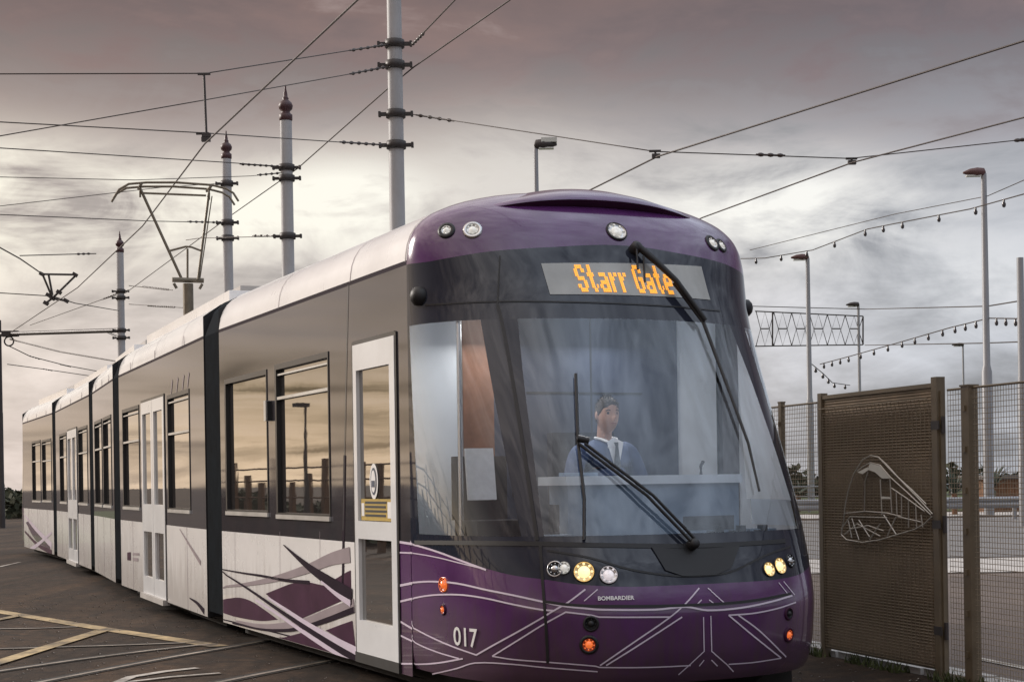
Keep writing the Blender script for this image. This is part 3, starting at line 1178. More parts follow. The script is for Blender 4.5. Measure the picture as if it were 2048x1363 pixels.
def double_door(a, b, c, d, parent, M):
    v = -HW
    mb = MB()
    mid = (a + b) / 2
    for x0, x1 in ((a + .015, mid - .006), (mid + .006, b - .015)):
        fwid = .10
        mb.box((x0, v - .012, c), (x0 + fwid, v + .03, d - .02), 0)
        mb.box((x1 - fwid, v - .012, c), (x1, v + .03, d - .02), 0)
        for q0, q1 in ((c, c + .20), (ZS - .1, ZS + .22), (d - .16, d - .02)):
            mb.box((x0 + fwid, v - .012, q0), (x1 - fwid, v + .03, q1), 0)
        mb.face([(x0 + fwid, v + .01, c + .20), (x1 - fwid, v + .01, c + .20), (x1 - fwid, v + .01, d - .16), (x0 + fwid, v + .01, d - .16)], 1)
    mb.box((a - .01, v - .008, c), (a + .015, v + .03, d), 2)
    mb.box((b - .015, v - .008, c), (b + .01, v + .03, d), 2)
    mb.box((a, v - .008, d - .02), (b, v + .03, d + .01), 2)
    mb.box((mid - .006, v - .010, c), (mid + .006, v + .03, d - .02), 2)
    mb.box((a, v - .05, c - .06), (b, v + .03, c), 3)
    return mb.build('double_door', [m_doorgrey, m_pane, m_gasket, m_roofg], parent, M)


Z0w, Z1w = wB[2], wB[3]
d1 = (u_at(1, 285, 950), u_at(1, 331, 950))
w11 = (u_at(1, 246, 900), u_at(1, 279, 900), Z0w, Z1w)
w12 = (u_at(1, 336, 900), u_at(1, 380, 900), Z0w, Z1w)
mirror = lambda h, L: (-L - h[1], -L - h[0], h[2], h[3])
specs = {
    1: dict(wins=[w11, w12], door=d1),
    2: dict(wins=[(-2.9, -1.7, Z0w, Z1w), (-1.5, -.3, Z0w, Z1w)], door=None),
    3: dict(wins=[mirror(w11, LEN[3]), mirror(w12, LEN[3])], door=(-LEN[3] - d1[1], -LEN[3] - d1[0])),
    4: dict(wins=[mirror(wA, LEN[4]), mirror(wB, LEN[4])], door=None),
}
clab = {1: 'second carriage with light grey double doors', 2: 'short middle carriage carrying the pantograph',
        3: 'fourth carriage with double doors', 4: 'rear carriage with purple swooshes at its far end'}
for k in (1, 2, 3, 4):
    sp = specs[k]
    mb = MB()
    holes = list(sp['wins'])
    if sp['door']:
        holes.append((sp['door'][0], sp['door'][1], ZB, Z1w + .03))
    wall(mb, -LEN[k], 0, -HW, holes, BANDS)
    wall(mb, -LEN[k], 0, HW, [], BANDS)
    roof(mb, -LEN[k], 0, 0, 2)
    box_skirts(mb, -LEN[k], 0)
    end_caps(mb, -LEN[k])
    end_caps(mb, 0)
    if k == 1:
        side_ribbon(mb, [(360, 1057), (380, 1090), (402, 1125)], .012, .05, 6, .005, 1)
        side_ribbon(mb, [(380, 1195), (395, 1205), (409, 1222)], .012, .06, 7, .005, 1)
        swoosh(mb, [(255, 1104), (262, 1103), (262, 1120), (255, 1119)], 5, .004, 1)
        swoosh(mb, [(266, 1105), (279, 1105), (279, 1110), (266, 1109)], 6, .004, 1)
        swoosh(mb, [(266, 1114), (277, 1115), (277, 1122), (266, 1120)], 6, .004, 1)
        # dark louvred strokes on the cantrail of the second carriage
        for px in (345, 356, 368, 378):
            side_ribbon(mb, [(px, 760 - (px - 345) * .45), (px - 3, 790 - (px - 345) * .45)], .05, .03, 6, .004, 1)
    if k == 4:
        swoosh(mb, [(52, 1044), (60, 1040), (78, 1062), (100, 1085), (100, 1098), (72, 1080)], 4, .004, 4)
        side_ribbon(mb, [(50, 1030), (70, 1055), (104, 1090)], .05, .12, 8, .006, 4)
        side_ribbon(mb, [(104, 1064), (80, 1085), (60, 1100)], .05, .10, 8, .007, 4)
        side_ribbon(mb, [(50, 1062), (75, 1088), (104, 1104)], .05, .10, 5, .005, 4)
    for uu in (-LEN[k] * .18, -LEN[k] * .5, -LEN[k] * .82):
        mb.box((uu - .004, -HW - .002, ZB), (uu + .004, -HW + .002, ZS), 6)
        mb.box((uu - .004, -HW - .002, ZT + .03), (uu + .004, -HW + .002, ZT + .12), 6)
    for uu in (-LEN[k] * .2, -LEN[k] * .5, -LEN[k] * .8):
        roof_seam(mb, uu, 6)
    # low kerbs and covers along the roof line
    mb.box((-LEN[k] + .3, -.95, 3.18), (-.3, .95, 3.40), 0)
    mb.box((-LEN[k] * .62, -.75, 3.40), (-.7, .75, 3.50), 2)
    o = mb.build('carriage', BMATS, tram, LOC[k])
    o['label'] = clab[k]
    for h in sp['wins']:
        window(h, -HW, o, LOC[k], split=h[3] - .42)
    if sp['door']:
        double_door(sp['door'][0], sp['door'][1], ZB + .02, Z1w + .03, o, LOC[k])

# bellows
for k in range(4):
    A, B = LOC[k], LOC[k + 1]
    mb = MB()
    zz = [.24, .6, 1.2, 1.8, 2.4, 2.9, 3.03, 3.12, 3.20, 3.26, 3.30]
    sec = [(-min(HW - .02, fW(z) - (.05 if z > 2.95 else 0)), z) for z in zz]
    sec = sec + [(-q, z) for q, z in sec[::-1]]
    rows = []
    NR = 17
    for i in range(NR + 1):
        s_ = i / NR
        ins = -.035 if i % 2 else .015
        row = []
        for q, z in sec:
            qq = q + (ins if q > 0 else -ins)
            pa = A @ Vector((-LEN[k] - .015, qq, z + (ins if z > 3.1 else 0)))
            pb = B @ Vector((.015, qq, z + (ins if z > 3.1 else 0)))
            row.append(pa.lerp(pb, s_))
        rows.append(row)
    mb.grid(rows, 0, False)
    mb.build('bellows', m_bellows, tram)

# underframes and bogies
for k in range(5):
    mb = MB()
    mb.box((-LEN[k] + .05, -1.08, .075), (-.05 if k else .9, 1.08, ZB + .1), 0)
    if k in (0, 2, 4):
        for uc in (-LEN[k] / 2 - .55, -LEN[k] / 2 + .55):
            for sv in (-1, 1):
                mb.lathe((uc, sv * .72 - .06, .30), [(.01, 0), (.285, 0), (.285, .10), (.31, .105), (.31, .13), (.01, .13)], 24, 0, Vector((0, 1, 0)))
    mb.build('underframe', m_under, tram, LOC[k])
mb = MB()
rows = [[nose(-1 + 2 * i / 40, .236) for i in range(41)], [Vector((p.x * .86, p.y * .86, .20)) for p in (nose(-1 + 2 * i / 40, .236) for i in range(41))], [Vector((p.x * .8, p.y * .8, .13)) for p in (nose(-1 + 2 * i / 40, .236) for i in range(41))]]
mb.grid(rows, 0, True)
mb.build('nose_valance', m_black, tram)

# rear nose
mb = nose_shell(True)
for fa, fb in ((tA0, tA1), (tB0, neg(tB0)), (neg(tA1), neg(tA0))):
    patch(mb, fa, fb, k_(ZG0), k_(ZG1), 10, 10, 4)
o = mb.build('cab_shell', [m_purple, m_frit, m_lilac, m_black, m_pane], tram, LOC[4] @ Matrix.Translation((-LEN[4], 0, 0)) @ Matrix.Rotation(math.pi, 4, 'Z'))
o['label'] = 'rear cab shell at the far end'

# ------------------------------------------------------------------ destination display
qa, qb, qc, qd = ncast(1082, 527), ncast(1402, 533), ncast(1420, 600), ncast(1100, 589)


def disp(a_, b_, off):
    t = lerp(lerp(qd[0], qc[0], a_), lerp(qa[0], qb[0], a_), b_)
    z = lerp(lerp(qd[1], qc[1], a_), lerp(qa[1], qb[1], a_), b_)
    return nose(t, z, off)


mb = MB()
mb.grid([[disp(i / 20, j / 4, .004) for i in range(21)] for j in range(5)], 0)
display = mb.build('destination_display', m_disp, tram)
FONT = {
    'S': ['.####.', '##..##', '##....', '.####.', '....##', '##..##', '.####.'],
    't': ['.##..', '.##..', '####.', '.##..', '.##..', '.##.#', '..##.'],
    'a': ['......', '......', '.####.', '....##', '.#####', '##..##', '.#####'],
    'r': ['.....', '.....', '##.##', '###..', '##...', '##...', '##...'],
    'G': ['.####.', '##..##', '##....', '##.###', '##..##', '##..##', '.####.'],
    'e': ['......', '......', '.####.', '##..##', '######', '##....', '.####.'],
    ' ': ['...'] * 7,
}
cols = []
for ch in 'Starr Gate':
    gl = FONT[ch]
    for i in range(len(gl[0])):
        cols.append([gl[r_][i] for r_ in range(7)])
    cols.append(['.'] * 7)
x0, x1 = .165, .745
n = len(cols)
gapc = sum(len(FONT[c][0]) + 1 for c in 'Starr')
for word, i0, i1 in (('Starr', 0, gapc), ('Gate', gapc, n)):
    mb = MB()
    for i in range(i0, i1):
        for r_ in range(14):
            if cols[i][r_ // 2] == '#':
                a0, a1 = lerp(x0, x1, i / n), lerp(x0, x1, (i + .84) / n)
                b1, b0 = lerp(.93, .07, r_ / 14), lerp(.93, .07, (r_ + .84) / 14)
                mb.face([disp(a0, b0, .008), disp(a1, b0, .008), disp(a1, b1, .008), disp(a0, b1, .008)])
    o = mb.build('destination_word', m_led, display)
    o['label'] = 'amber dots reading ' + word


# lettering on the nose
def nose_text(body, px, py, h, wscale, m_, name, bold=0.0):
    vs, fs = text_mesh(body, h * 1.4, bold)
    x0 = min(v.x for v in vs)
    x1 = max(v.x for v in vs)
    t, z = ncast(px, py)
    P, N = nose(t, z, .006), nnorm(t, z)
    ax = Vector((0, 0, 1)).cross(N).normalized()
    ay = N.cross(ax).normalized()
    mb = MB()
    for f in fs:
        mb.face([P + ax * ((vs[i].x - (x0 + x1) / 2) * wscale) + ay * (vs[i].y - h / 2) for i in f])
    return mb.build(name, m_, tram)


nose_text('017', 932, 1272, .115, 1.05, m_stickw, 'fleet_number', .002)
nose_text('BOMBARDIER', 1232, 1195, .024, 1.05, m_stickw, 'maker_lettering', .001)


# ------------------------------------------------------------------ lamps
def lamp(name, px, py, r, lens, ring=m_black, parent=tram, mirrorit=False, ringw=1.35, refl=None):
    refl = refl or (m_chrome if lens in (m_lens, m_lens_white) else m_gold if lens is m_lens_warm else m_ring if lens is m_lens_orange else m_black)
    t, z = ncast(px, py)
    if mirrorit:
        t = -t
    P, N = nose(t, z, .0), nnorm(t, z)
    mb = MB()
    mb.lathe(P + N * -.01, [(r * ringw, 0), (r * ringw, .016), (r * 1.05, .022), (r * 1.0, .012)], 24, 0, N)
    o = mb.build(name, ring, parent)
    mb = MB()
    mb.lathe(P + N * -.002, [(r * 1.0, .012), (r * .92, .004), (r * .62, -.002 + .004)], 24, 1, N)
    mb.lathe(P + N * -.002, [(r * .62, .002), (r * .60, .008), (r * .45, .016), (r * .2, .020), (.001, .021)], 24, 0, N)
    for q in range(8):
        a_ = q * math.pi / 4
        ax = N.orthogonal().normalized()
        ay = N.cross(ax)
        c_ = P + N * .009 + (ax * math.cos(a_) + ay * math.sin(a_)) * r * .78
        mb.lathe(c_, [(r * .13, 0), (.001, r * .08)], 6, 0, N)
    mb.build('lens', [lens, refl], o)
    return o


lamp('marker_lamp', 893, 461, .034, m_lens, ringw=1.7)
lamp('marker_lamp', 945, 460, .042, m_lens, m_chrome, ringw=1.5)
lamp('marker_lamp', 1424, 486, .042, m_lens, m_black, ringw=1.5)
lamp('marker_lamp', 1442, 491, .034, m_lens, m_black, ringw=1.6)
lamp('high_headlamp', 1233, 463, .066, m_lens, ringw=1.15)
lamp('side_indicator', 887, 1168, .044, m_lens_orange, m_lens_orange, ringw=1.05)
lamp('side_indicator', 887, 1218, .026, m_lens_orange, m_plum, ringw=1.4)
lamp('low_lamp', 1182, 1246, .034, m_black, m_black, ringw=1.4)
lamp('front_indicator', 1178, 1288, .038, m_lens_orange, m_black, ringw=1.5)
lamp('low_lamp', 1577, 1226, .030, m_black, m_plum, ringw=1.4)
lamp('front_indicator', 1577, 1268, .032, m_lens_orange, m_plum, ringw=1.5)
lamp('headlamp', 1110, 1137, .040, m_chrome, m_chrome, ringw=1.25)
lamp('headlamp', 1128, 1135, .038, m_lens, m_black, ringw=1.1)
lamp('headlamp', 1168, 1143, .060, m_lens_warm, m_black, ringw=1.1)
lamp('headlamp', 1217, 1149, .053, m_lens_white, m_black, ringw=1.1)
lamp('headlamp', 1537, 1138, .044, m_lens_warm, m_black, ringw=1.1)
lamp('headlamp', 1559, 1131, .050, m_lens_warm, m_black, ringw=1.1)
lamp('headlamp', 1580, 1121, .040, m_chrome, m_black, ringw=1.1)


# ------------------------------------------------------------------ wipers
def npt(px, py, off):
    return nose(*ncast(px, py), off)


mb = MB()
for dxp in (-5, 7):
    mb.tube([npt(1378 + dxp, 1086, .05), npt(1290 + dxp, 1000, .075), npt(1160 + dxp, 895, .06)], .011, 6)
mb.lathe(npt(1382, 1090, .0), [(.035, 0), (.035, .05), (.02, .065), (.001, .066)], 12, 0, nnorm(*ncast(1382, 1090)))
mb.tube([npt(1153, 885, .06), npt(1175, 890, .06)], .022, 8)
wip = mb.build('wiper', m_black, tram)
mb = MB()
mb.tube([npt(1150, 752, .03), npt(1155, 890, .035), npt(1168, 1000, .03), npt(1168, 1082, .03)], .010, 6)
mb.build('wiper_blade', m_gasket, wip)
mb = MB()
mb.tube([npt(1266, 497, .045), npt(1300, 530, .06), npt(1340, 572, .07), npt(1400, 650, .06)], .02, 6, rs=[.026, .024, .020, .016])
mb.lathe(npt(1268, 500, .0), [(.04, 0), (.04, .05), (.02, .065), (.001, .066)], 12, 0, nnorm(*ncast(1268, 500)))
mb.tube([npt(1266, 505, .05), npt(1270, 545, .04)], .008, 5)
mb.tube([npt(1280, 520, .05), npt(1284, 570, .04)], .008, 5)
wip = mb.build('wiper', m_black, tram)
mb = MB()
mb.tube([npt(1340, 572, .04), npt(1400, 650, .035), npt(1450, 780, .03), npt(1490, 890, .03), npt(1512, 985, .03)], .014, 6, rs=[.012, .013, .011, .010, .008])
mb.build('wiper_blade', m_gasket, wip)

# ------------------------------------------------------------------ cab interior
FLOOR = .62
mb = MB()
rows = [[Vector((-.35, -1.24, FLOOR)), Vector((-.35, 1.24, FLOOR))]]
pts = [nose(-.99 + 1.98 * i / 24, .8) * .96 for i in range(25)]
mb.face([Vector((-.35, -1.24, FLOOR))] + [Vector((p.x, p.y, FLOOR)) for p in pts] + [Vector((-.35, 1.24, FLOOR))])
mb.build('cab_floor', m_under, tram)
mb = MB()
mb.box((-.30, -.55, FLOOR), (-.25, .915, 2.62), 0)
mb.box((-.31, -1.25, FLOOR), (-.26, -.78, 2.62), 1)
mb.box((-.295, -.78, FLOOR), (-.25, -.55, 2.62), 2)
mb.box((-.31, .915, FLOOR), (-.26, 1.25, 2.62), 1)
mb.box((-.30, -1.22, 2.62), (-.02, 1.22, 2.66), 0)
mb.box((-.02, -.85, 2.62), (.20, .85, 2.66), 0)
mb.box((-.25, .20, FLOOR), (-.246, .212, 2.62), 3)
mb.box((-.25, -.30, 2.06), (-.246, .62, 2.072), 3)
mb.box((-.25, -.42, 1.35), (-.242, -.40, 2.55), 3)
mb.build('cab_partition', [m_cab, m_cabpale, m_brown, m_black], tram)
for yy in (-.62, .25):
    mb = MB()
    mb.box((-.10, yy - .16, 2.60), (.12, yy + .16, 2.62))
    lo = mb.build('cab_ceiling_lamp', m_cablamp, tram)
    la = bpy.data.lights.new('cab_lamp_light', 'AREA')
    la.energy, la.size, la.color = 11, .36, (1.0, .98, .95)
    lob = bpy.data.objects.new('cab_lamp_light', la)
    COL.objects.link(lob)
    lob.parent = lo
    lob.location = (.03, yy, 2.585)
    lob.rotation_euler = (0, R(-34), 0)
mb = MB()
mb.box((.88, -.62, FLOOR), (1.0, .62, 1.42), 0)
mb.box((.62, -.64, 1.42), (1.02, .64, 1.475), 1)
mb.box((.70, -.60, 1.30), (.88, -.2, 1.42), 0)
mb.box((.74, -.55, 1.475), (.80, -.30, 1.50), 0)
mb.box((1.0, -.80, FLOOR), (1.12, -.64, 1.12), 0)
mb.box((1.0, .64, FLOOR), (1.10, .84, 1.12), 0)
dk = mb.build('driver_desk', [m_desk, m_desktop], tram)
mb = MB()
mb.box((.90, .20, 1.12), (1.004, .58, 1.21), 0)
mb.build('instrument_panel', m_black, dk)
mb = MB()
for i in range(9):
    a_ = -.9 + i * .2
    mb.box((1.06, .28 + i * .055, 1.055), (1.12, .32 + i * .055, 1.085 + .03 * (i % 3)), 0)
mb.box((.98, .22, 1.02), (1.16, .86, 1.055), 0)
mb.build('switch_bank', m_black, dk)
mb = MB()
mb.tube([(.80, .46, 1.475), (.80, .46, 1.53), (.83, .46, 1.56)], .012, 6)
mb.build('control_lever', m_black, dk)
mb = MB()
mb.box((-.02, -.24, 1.00), (.46, .28, 1.10), 0)
mb.box((-.10, -.22, 1.10), (-.02, .26, 1.78), 0)
mb.tube([(.2, .03, FLOOR), (.2, .03, 1.0)], .07, 10)
mb.build('driver_seat', m_trouser, tram)
mb = MB()
mb.tube([(.35, -1.06, .75), (.35, -1.06, 2.55)], .018, 8)
mb.build('grab_rail', m_steelbar, tram)
mb = MB()
mb.box((.05, -.98, FLOOR), (.42, -.62, 1.20), 0)
mb.box((.0, -.98, 1.20), (.10, -.62, 1.62), 0)
mb.build('second_seat', m_black, tram)
mb = MB()
mb.box((.45, -.98, 1.28), (.47, -.78, 1.62), 0, Matrix.Rotation(R(-8), 4, 'Y'))
mb.build('paper_sheet', m_stickw, tram)

# ------------------------------------------------------------------ driver
SEAT = ROOT @ Matrix.Translation((.22, .04, 0))
person = empty('person', SEAT, 'driver in blue jacket, white shirt and tie sitting behind the tram windscreen', 'person')


def skin_mesh(verts, edges, radii, levels=2):
    me = bpy.data.meshes.new('skin')
    me.from_pydata(verts, edges, [])
    o = bpy.data.objects.new('skin', me)
    COL.objects.link(o)
    md = o.modifiers.new('s', 'SKIN')
    md.use_smooth_shade = True
    for i, r_ in enumerate(radii):
        sv = me.skin_vertices[0].data[i]
        sv.radius = r_ if isinstance(r_, tuple) else (r_, r_)
        sv.use_root = (i == 0)
    ss = o.modifiers.new('d', 'SUBSURF')
    ss.levels = levels
    dg = bpy.context.evaluated_depsgraph_get()
    out = bpy.data.meshes.new_from_object(o.evaluated_get(dg))
    vs = [v.co.copy() for v in out.vertices]
    fs = [tuple(p.vertices) for p in out.polygons]
    bpy.data.objects.remove(o)
    bpy.data.meshes.remove(me)
    bpy.data.meshes.remove(out)
    return vs, fs


def add_raw(mb, vf, mi=0):
    vs, fs = vf
    n = len(mb.v)
    mb.v += vs
    for f in fs:
        mb.f.append(tuple(i + n for i in f))
        mb.m.append(mi)
        mb.sm.append(True)


# skeleton: x forward, y to the tram's left, z up; seat top at 1.10
HZ = 1.888
hands = []
bv = [(.02, 0, 1.20), (.02, 0, 1.38), (.03, 0, 1.56), (.035, 0, 1.66), (.045, 0, 1.73), (.055, 0, 1.80)]
be = [(0, 1), (1, 2), (2, 3), (3, 4), (4, 5)]
br = [(.13, .15), (.11, .15), (.12, .16), (.085, .10), .056, .055]
for s_ in (-1, 1):
    i0 = len(bv)
    bv += [(.02, s_ * .20, 1.63), (.06, s_ * .27, 1.38), (.27, s_ * .17, 1.31), (.34, s_ * .15, 1.305)]
    be += [(3, i0), (i0, i0 + 1), (i0 + 1, i0 + 2), (i0 + 2, i0 + 3)]
    br += [.062, .048, .034, .030]
    # fingers resting on the desk
    for k in range(4):
        j = len(bv)
        yy = s_ * (.15 + (k - 1.5) * .020)
        ln = (.055, .065, .060, .045)[k]
        bv += [(.385, yy, 1.308), (.385 + ln * .6, yy, 1.310), (.385 + ln, yy, 1.290)]
        be += [(i0 + 3, j), (j, j + 1), (j + 1, j + 2)]
        br += [.010, .009, .008]
    j = len(bv)
    bv += [(.365, s_ * .105, 1.300), (.40, s_ * .090, 1.292)]
    be += [(i0 + 3, j), (j, j + 1)]
    br += [.011, .009]
    h0 = len(bv)
    bv += [(.06, s_ * .10, 1.18), (.46, s_ * .13, 1.20), (.44, s_ * .13, .74), (.56, s_ * .14, .68)]
    be += [(0, h0), (h0, h0 + 1), (h0 + 1, h0 + 2), (h0 + 2, h0 + 3)]
    br += [.10, .062, .042, .034]
mb = MB()


def ball(mb, c, r):
    mb.lathe(c, [(r * math.sin(math.pi * q / 8) + 1e-4, -r * math.cos(math.pi * q / 8)) for q in range(9)], 12)


rmean = [(sum(r_) / 2 * .62) if isinstance(r_, tuple) else (r_ * .72 if r_ > .045 else r_) for r_ in br]
for i, j in be:
    A_, B_ = Vector(bv[i]), Vector(bv[j])
    ra = min(rmean[i], .105)
    rb = min(rmean[j], .105)
    n_ = max(2, int((B_ - A_).length / .02))
    mb.tube([A_.lerp(B_, q / n_) for q in range(n_ + 1)], 0, 12, 0, True, [lerp(ra, rb, q / n_) for q in range(n_ + 1)])
for p_, r_ in zip(bv, rmean):
    ball(mb, p_, min(r_, .105) * 1.0)
# trunk: chest, waist and hips as one tapering oval column
mb.grid([[Vector((cx_ + .84 * rx_ * math.cos(q * math.pi / 12), .82 * ry_ * math.sin(q * math.pi / 12), z_)) for q in range(24)]
         for z_, cx_, rx_, ry_ in ((1.10, .03, .06, .08), (1.12, .03, .12, .155), (1.22, .03, .125, .16), (1.36, .03, .105, .14), (1.50, .035, .115, .165), (1.58, .03, .11, .17), (1.65, .03, .08, .13), (1.70, .035, .055, .06))], 0, True, True)
for s_ in (-1, 1):
    # palms
    mb.tube([(.31, s_ * .155, 1.303), (.35, s_ * .15, 1.305), (.39, s_ * .15, 1.307)], 0, 12, 0, True, [.030, .034, .026])
    ball(mb, (.365, s_ * .168, 1.305), .024)
    ball(mb, (.365, s_ * .132, 1.305), .024)
# head
head = MB()
NS, NRr = 28, 22
rows = []
for j in range(NRr + 1):
    a = math.pi * j / NRr
    row = []
    for i in range(NS):
        b_ = 2 * math.pi * i / NS
        X, Y, Z = math.sin(a) * math.cos(b_), math.sin(a) * math.sin(b_), -math.cos(a)
        wd = .074 * (1 - .22 * max(0, -Z - .1) ** 1.2)
        dp = .096
        px_, py_, pz_ = X * dp, Y * wd, Z * .127
        if X > 0 and Z < -.2:
            px_ += .012 * X * (-Z)                       # jaw forward
        fr_ = max(0, X)
        px_ -= .012 * math.exp(-((Y * .074 - .030) ** 2 + (pz_ - .008) ** 2) / .00022) * fr_   # eye sockets
        px_ -= .012 * math.exp(-((Y * .074 + .030) ** 2 + (pz_ - .008) ** 2) / .00022) * fr_
        px_ += .032 * math.exp(-((Y * .074) ** 2) / .00012 - ((pz_ + .022) ** 2) / .0006) * fr_  # nose
        px_ += .006 * math.exp(-((Y * .074) ** 2) / .0006 - ((pz_ + .062) ** 2) / .0002) * fr_   # lips
        row.append(Vector((.075 + px_, py_, HZ + pz_)))
    rows.append(row)
mb.grid(rows, 0, True, True)
mb.tube([(.015, 0, 1.60), (.022, 0, 1.70), (.045, 0, 1.84)], .056, 14, 0, True, [.070, .052, .050])
for s_ in (-1, 1):
    er = []
    for j in range(7):
        a = math.pi * j / 6
        er.append([Vector((.068 + .016 * math.sin(a) * math.cos(q * math.pi / 5), s_ * (.076 + .010 * math.sin(a) * math.sin(q * math.pi / 5)), HZ - .004 - .030 * math.cos(a))) for q in range(10)])
    mb.grid(er, 0, True, True)
body = mb.build('body', m_skin, person)
rm = body.modifiers.new('r', 'REMESH')
rm.mode = 'VOXEL'
rm.voxel_size = .006
rm.use_smooth_shade = True
_me = bpy.data.meshes.new_from_object(body.evaluated_get(bpy.context.evaluated_depsgraph_get()))
body.modifiers.clear()
body.data = _me
_me.polygons.foreach_set('use_smooth', [True] * len(_me.polygons))
# hair: short, with a hairline that is high over the brow and lower over the ears
mb = MB()
rows = []
for j in range(13):
    row = []
    for i in range(NS):
        b_ = 2 * math.pi * i / NS
        cb = math.cos(b_)
        lo = .050 + .010 * math.cos(3 * b_) if cb > .55 else lerp(-.055, .050, max(0, min(1, (cb + .35) / .9)) ** 1.6)
        if .30 < cb < .62:
            lo -= .018
        zz = lerp(lo, .127, math.sin(j / 12 * math.pi / 2))
        rr = math.sqrt(max(0, 1 - (zz / .1275) ** 2)) if zz > 0 else 1 - .12 * (zz / .06) ** 2
        jig = 1 + .02 * math.sin(i * 5.1 + j * 3.3)
        thick = 1.0 if j else .955
        row.append(Vector((.072 + .101 * rr * cb * jig * thick, .0795 * rr * math.sin(b_) * jig * thick, HZ + zz)))
    rows.append(row)
mb.grid(rows, 0, True, True)
rh_ = random.Random(5)
for i in range(260):
    b_ = rh_.uniform(-math.pi, math.pi)
    el_ = rh_.uniform(.35, 1.5)
    dirv = Vector((math.cos(el_) * math.cos(b_), math.cos(el_) * math.sin(b_), math.sin(el_)))
    c_ = Vector((.072 + .101 * dirv.x, .0795 * dirv.y, HZ + .127 * dirv.z))
    fl = Vector((.6 * rh_.random(), rh_.uniform(-.7, .7), .25)) + dirv * .5
    tip = c_ + fl.normalized() * rh_.uniform(.012, .024)
    sd_ = dirv.cross(fl).normalized() * .004
    mb.face([c_ - sd_, c_ + sd_, tip])
mb.build('hair', m_hair, person)
for s_ in (-1, 1):
    mb = MB()
    mb.lathe((.150, s_ * .030, HZ + .008), [(.001, .008), (.008, .006), (.012, 0)], 10, 0, Vector((1, 0, 0)))
    mb.build('eye', m_eye, person)
    mb = MB()
    mb.tube([(.160, s_ * .014, HZ + .024), (.160, s_ * .032, HZ + .030), (.148, s_ * .048, HZ + .024)], .0035, 5)
    mb.build('eyebrow', m_hair, person)
mb = MB()
mb.tube([(.163, -.022, HZ - .062), (.170, 0, HZ - .060), (.163, .022, HZ - .062)], .005, 6, 0, rs=[.002, .005, .002])
mb.build('lips', m_lip, person)
# jacket
jv = [(.015, 0, 1.14), (.02, 0, 1.36), (.03, 0, 1.55), (.032, 0, 1.645)]
je = [(0, 1), (1, 2), (2, 3)]
jr = [(.16, .19), (.145, .19), (.15, .20), (.10, .13)]
for s_ in (-1, 1):
    i0 = len(jv)
    jv += [(.02, s_ * .205, 1.625), (.06, s_ * .275, 1.38), (.26, s_ * .172, 1.312)]
    je += [(3, i0), (i0, i0 + 1), (i0 + 1, i0 + 2)]
    jr += [.080, .066, .050]
mb = MB()
add_raw(mb, skin_mesh(jv, je, jr))
mb.build('jacket', m_jacket, person)
tv = [(.02, 0, 1.17)]
te = []
tr = [(.15, .17)]
for s_ in (-1, 1):
    i0 = len(tv)
    tv += [(.08, s_ * .10, 1.18), (.46, s_ * .13, 1.20), (.44, s_ * .13, .78)]
    te += [(0, i0), (i0, i0 + 1), (i0 + 1, i0 + 2)]
    tr += [.115, .075, .058]
mb = MB()
add_raw(mb, skin_mesh(tv, te, tr))
mb.build('trousers', m_trouser, person)
# shirt front, collar and tie
mb = MB()
mb.face([(.185, -.062, 1.70), (.160, 0, 1.735), (.185, .062, 1.70), (.205, .012, 1.52), (.205, -.012, 1.52)])
mb.tube([(.02, -.066, 1.735), (.09, -.062, 1.725), (.150, -.022, 1.700), (.172, -.040, 1.665)], .010, 6)
mb.tube([(.02, .066, 1.735), (.09, .062, 1.725), (.150, .022, 1.700), (.172, .040, 1.665)], .010, 6)
mb.build('shirt', m_shirt, person)
mb = MB()
mb.face([(.196, -.018, 1.700), (.196, .018, 1.700), (.206, .011, 1.672), (.212, .028, 1.53), (.212, -.028, 1.53), (.206, -.011, 1.672)])
mb.build('tie', m_tie, person)

# ------------------------------------------------------------------ pantograph on the middle carriage
PD = 22.7
A2 = LOC[2]


def pan(px, py, D=PD):
    return RI @ at(px, py, D)


latd = (LOC[2].to_3x3() @ Vector((0, 1, 0)))
fwd2 = (LOC[2].to_3x3() @ Vector((1, 0, 0)))
pb = pan(376, 560)
panto = MB()
zr = 3.40
panto.tube([Vector((pb.x, pb.y, zr)), Vector((pb.x, pb.y, pb.z - .05))], .075, 8, 0)
panto.box((-.45, -.28, -.10), (.45, .28, .06), 0, Matrix.Translation((pb.x, pb.y, zr)) @ LOC[2].to_3x3().to_4x4())
panto = panto.build('pantograph', m_panto, tram)
mb = MB()
mb.tube([pb - latd * .22, pb + latd * .22], 0.0360, 8)
for s_ in (-1, 1):
    mb.tube([pb + latd * .20 * s_ + Vector((0, 0, -.05)), pb + latd * .16 * s_ + Vector((0, 0, -.12))], 0.0216, 6)
jl, jr_ = pan(364, 559), pan(396, 559)
tl, tr_ = pan(280, 376), pan(418, 386)
mb.tube([jl, tl], 0.0216, 6)
mb.tube([jr_, tr_], 0.0187, 6)
mb.tube([pan(375, 560), pan(375, 497)], 0.0158, 6)
mb.tube([pan(337, 502), pan(372, 493), pan(383, 494), pan(404, 502)], 0.0158, 6)
mb.tube([pan(400, 556), pan(424, 392)], 0.0086, 5)
mb.build('pantograph_arm', m_panto, panto)
mb = MB()
for k_off, oy in ((0, 0), (.30, 1)):
    o_ = fwd2 * (-.16 if oy else .16)
    pl = [pan(225, 400), pan(236, 383), pan(255, 372), pan(290, 369), pan(350, 369), pan(420, 374), pan(448, 381), pan(463, 390), pan(473, 406)]
    mb.tube([p + o_ for p in pl], 0.0173, 6)
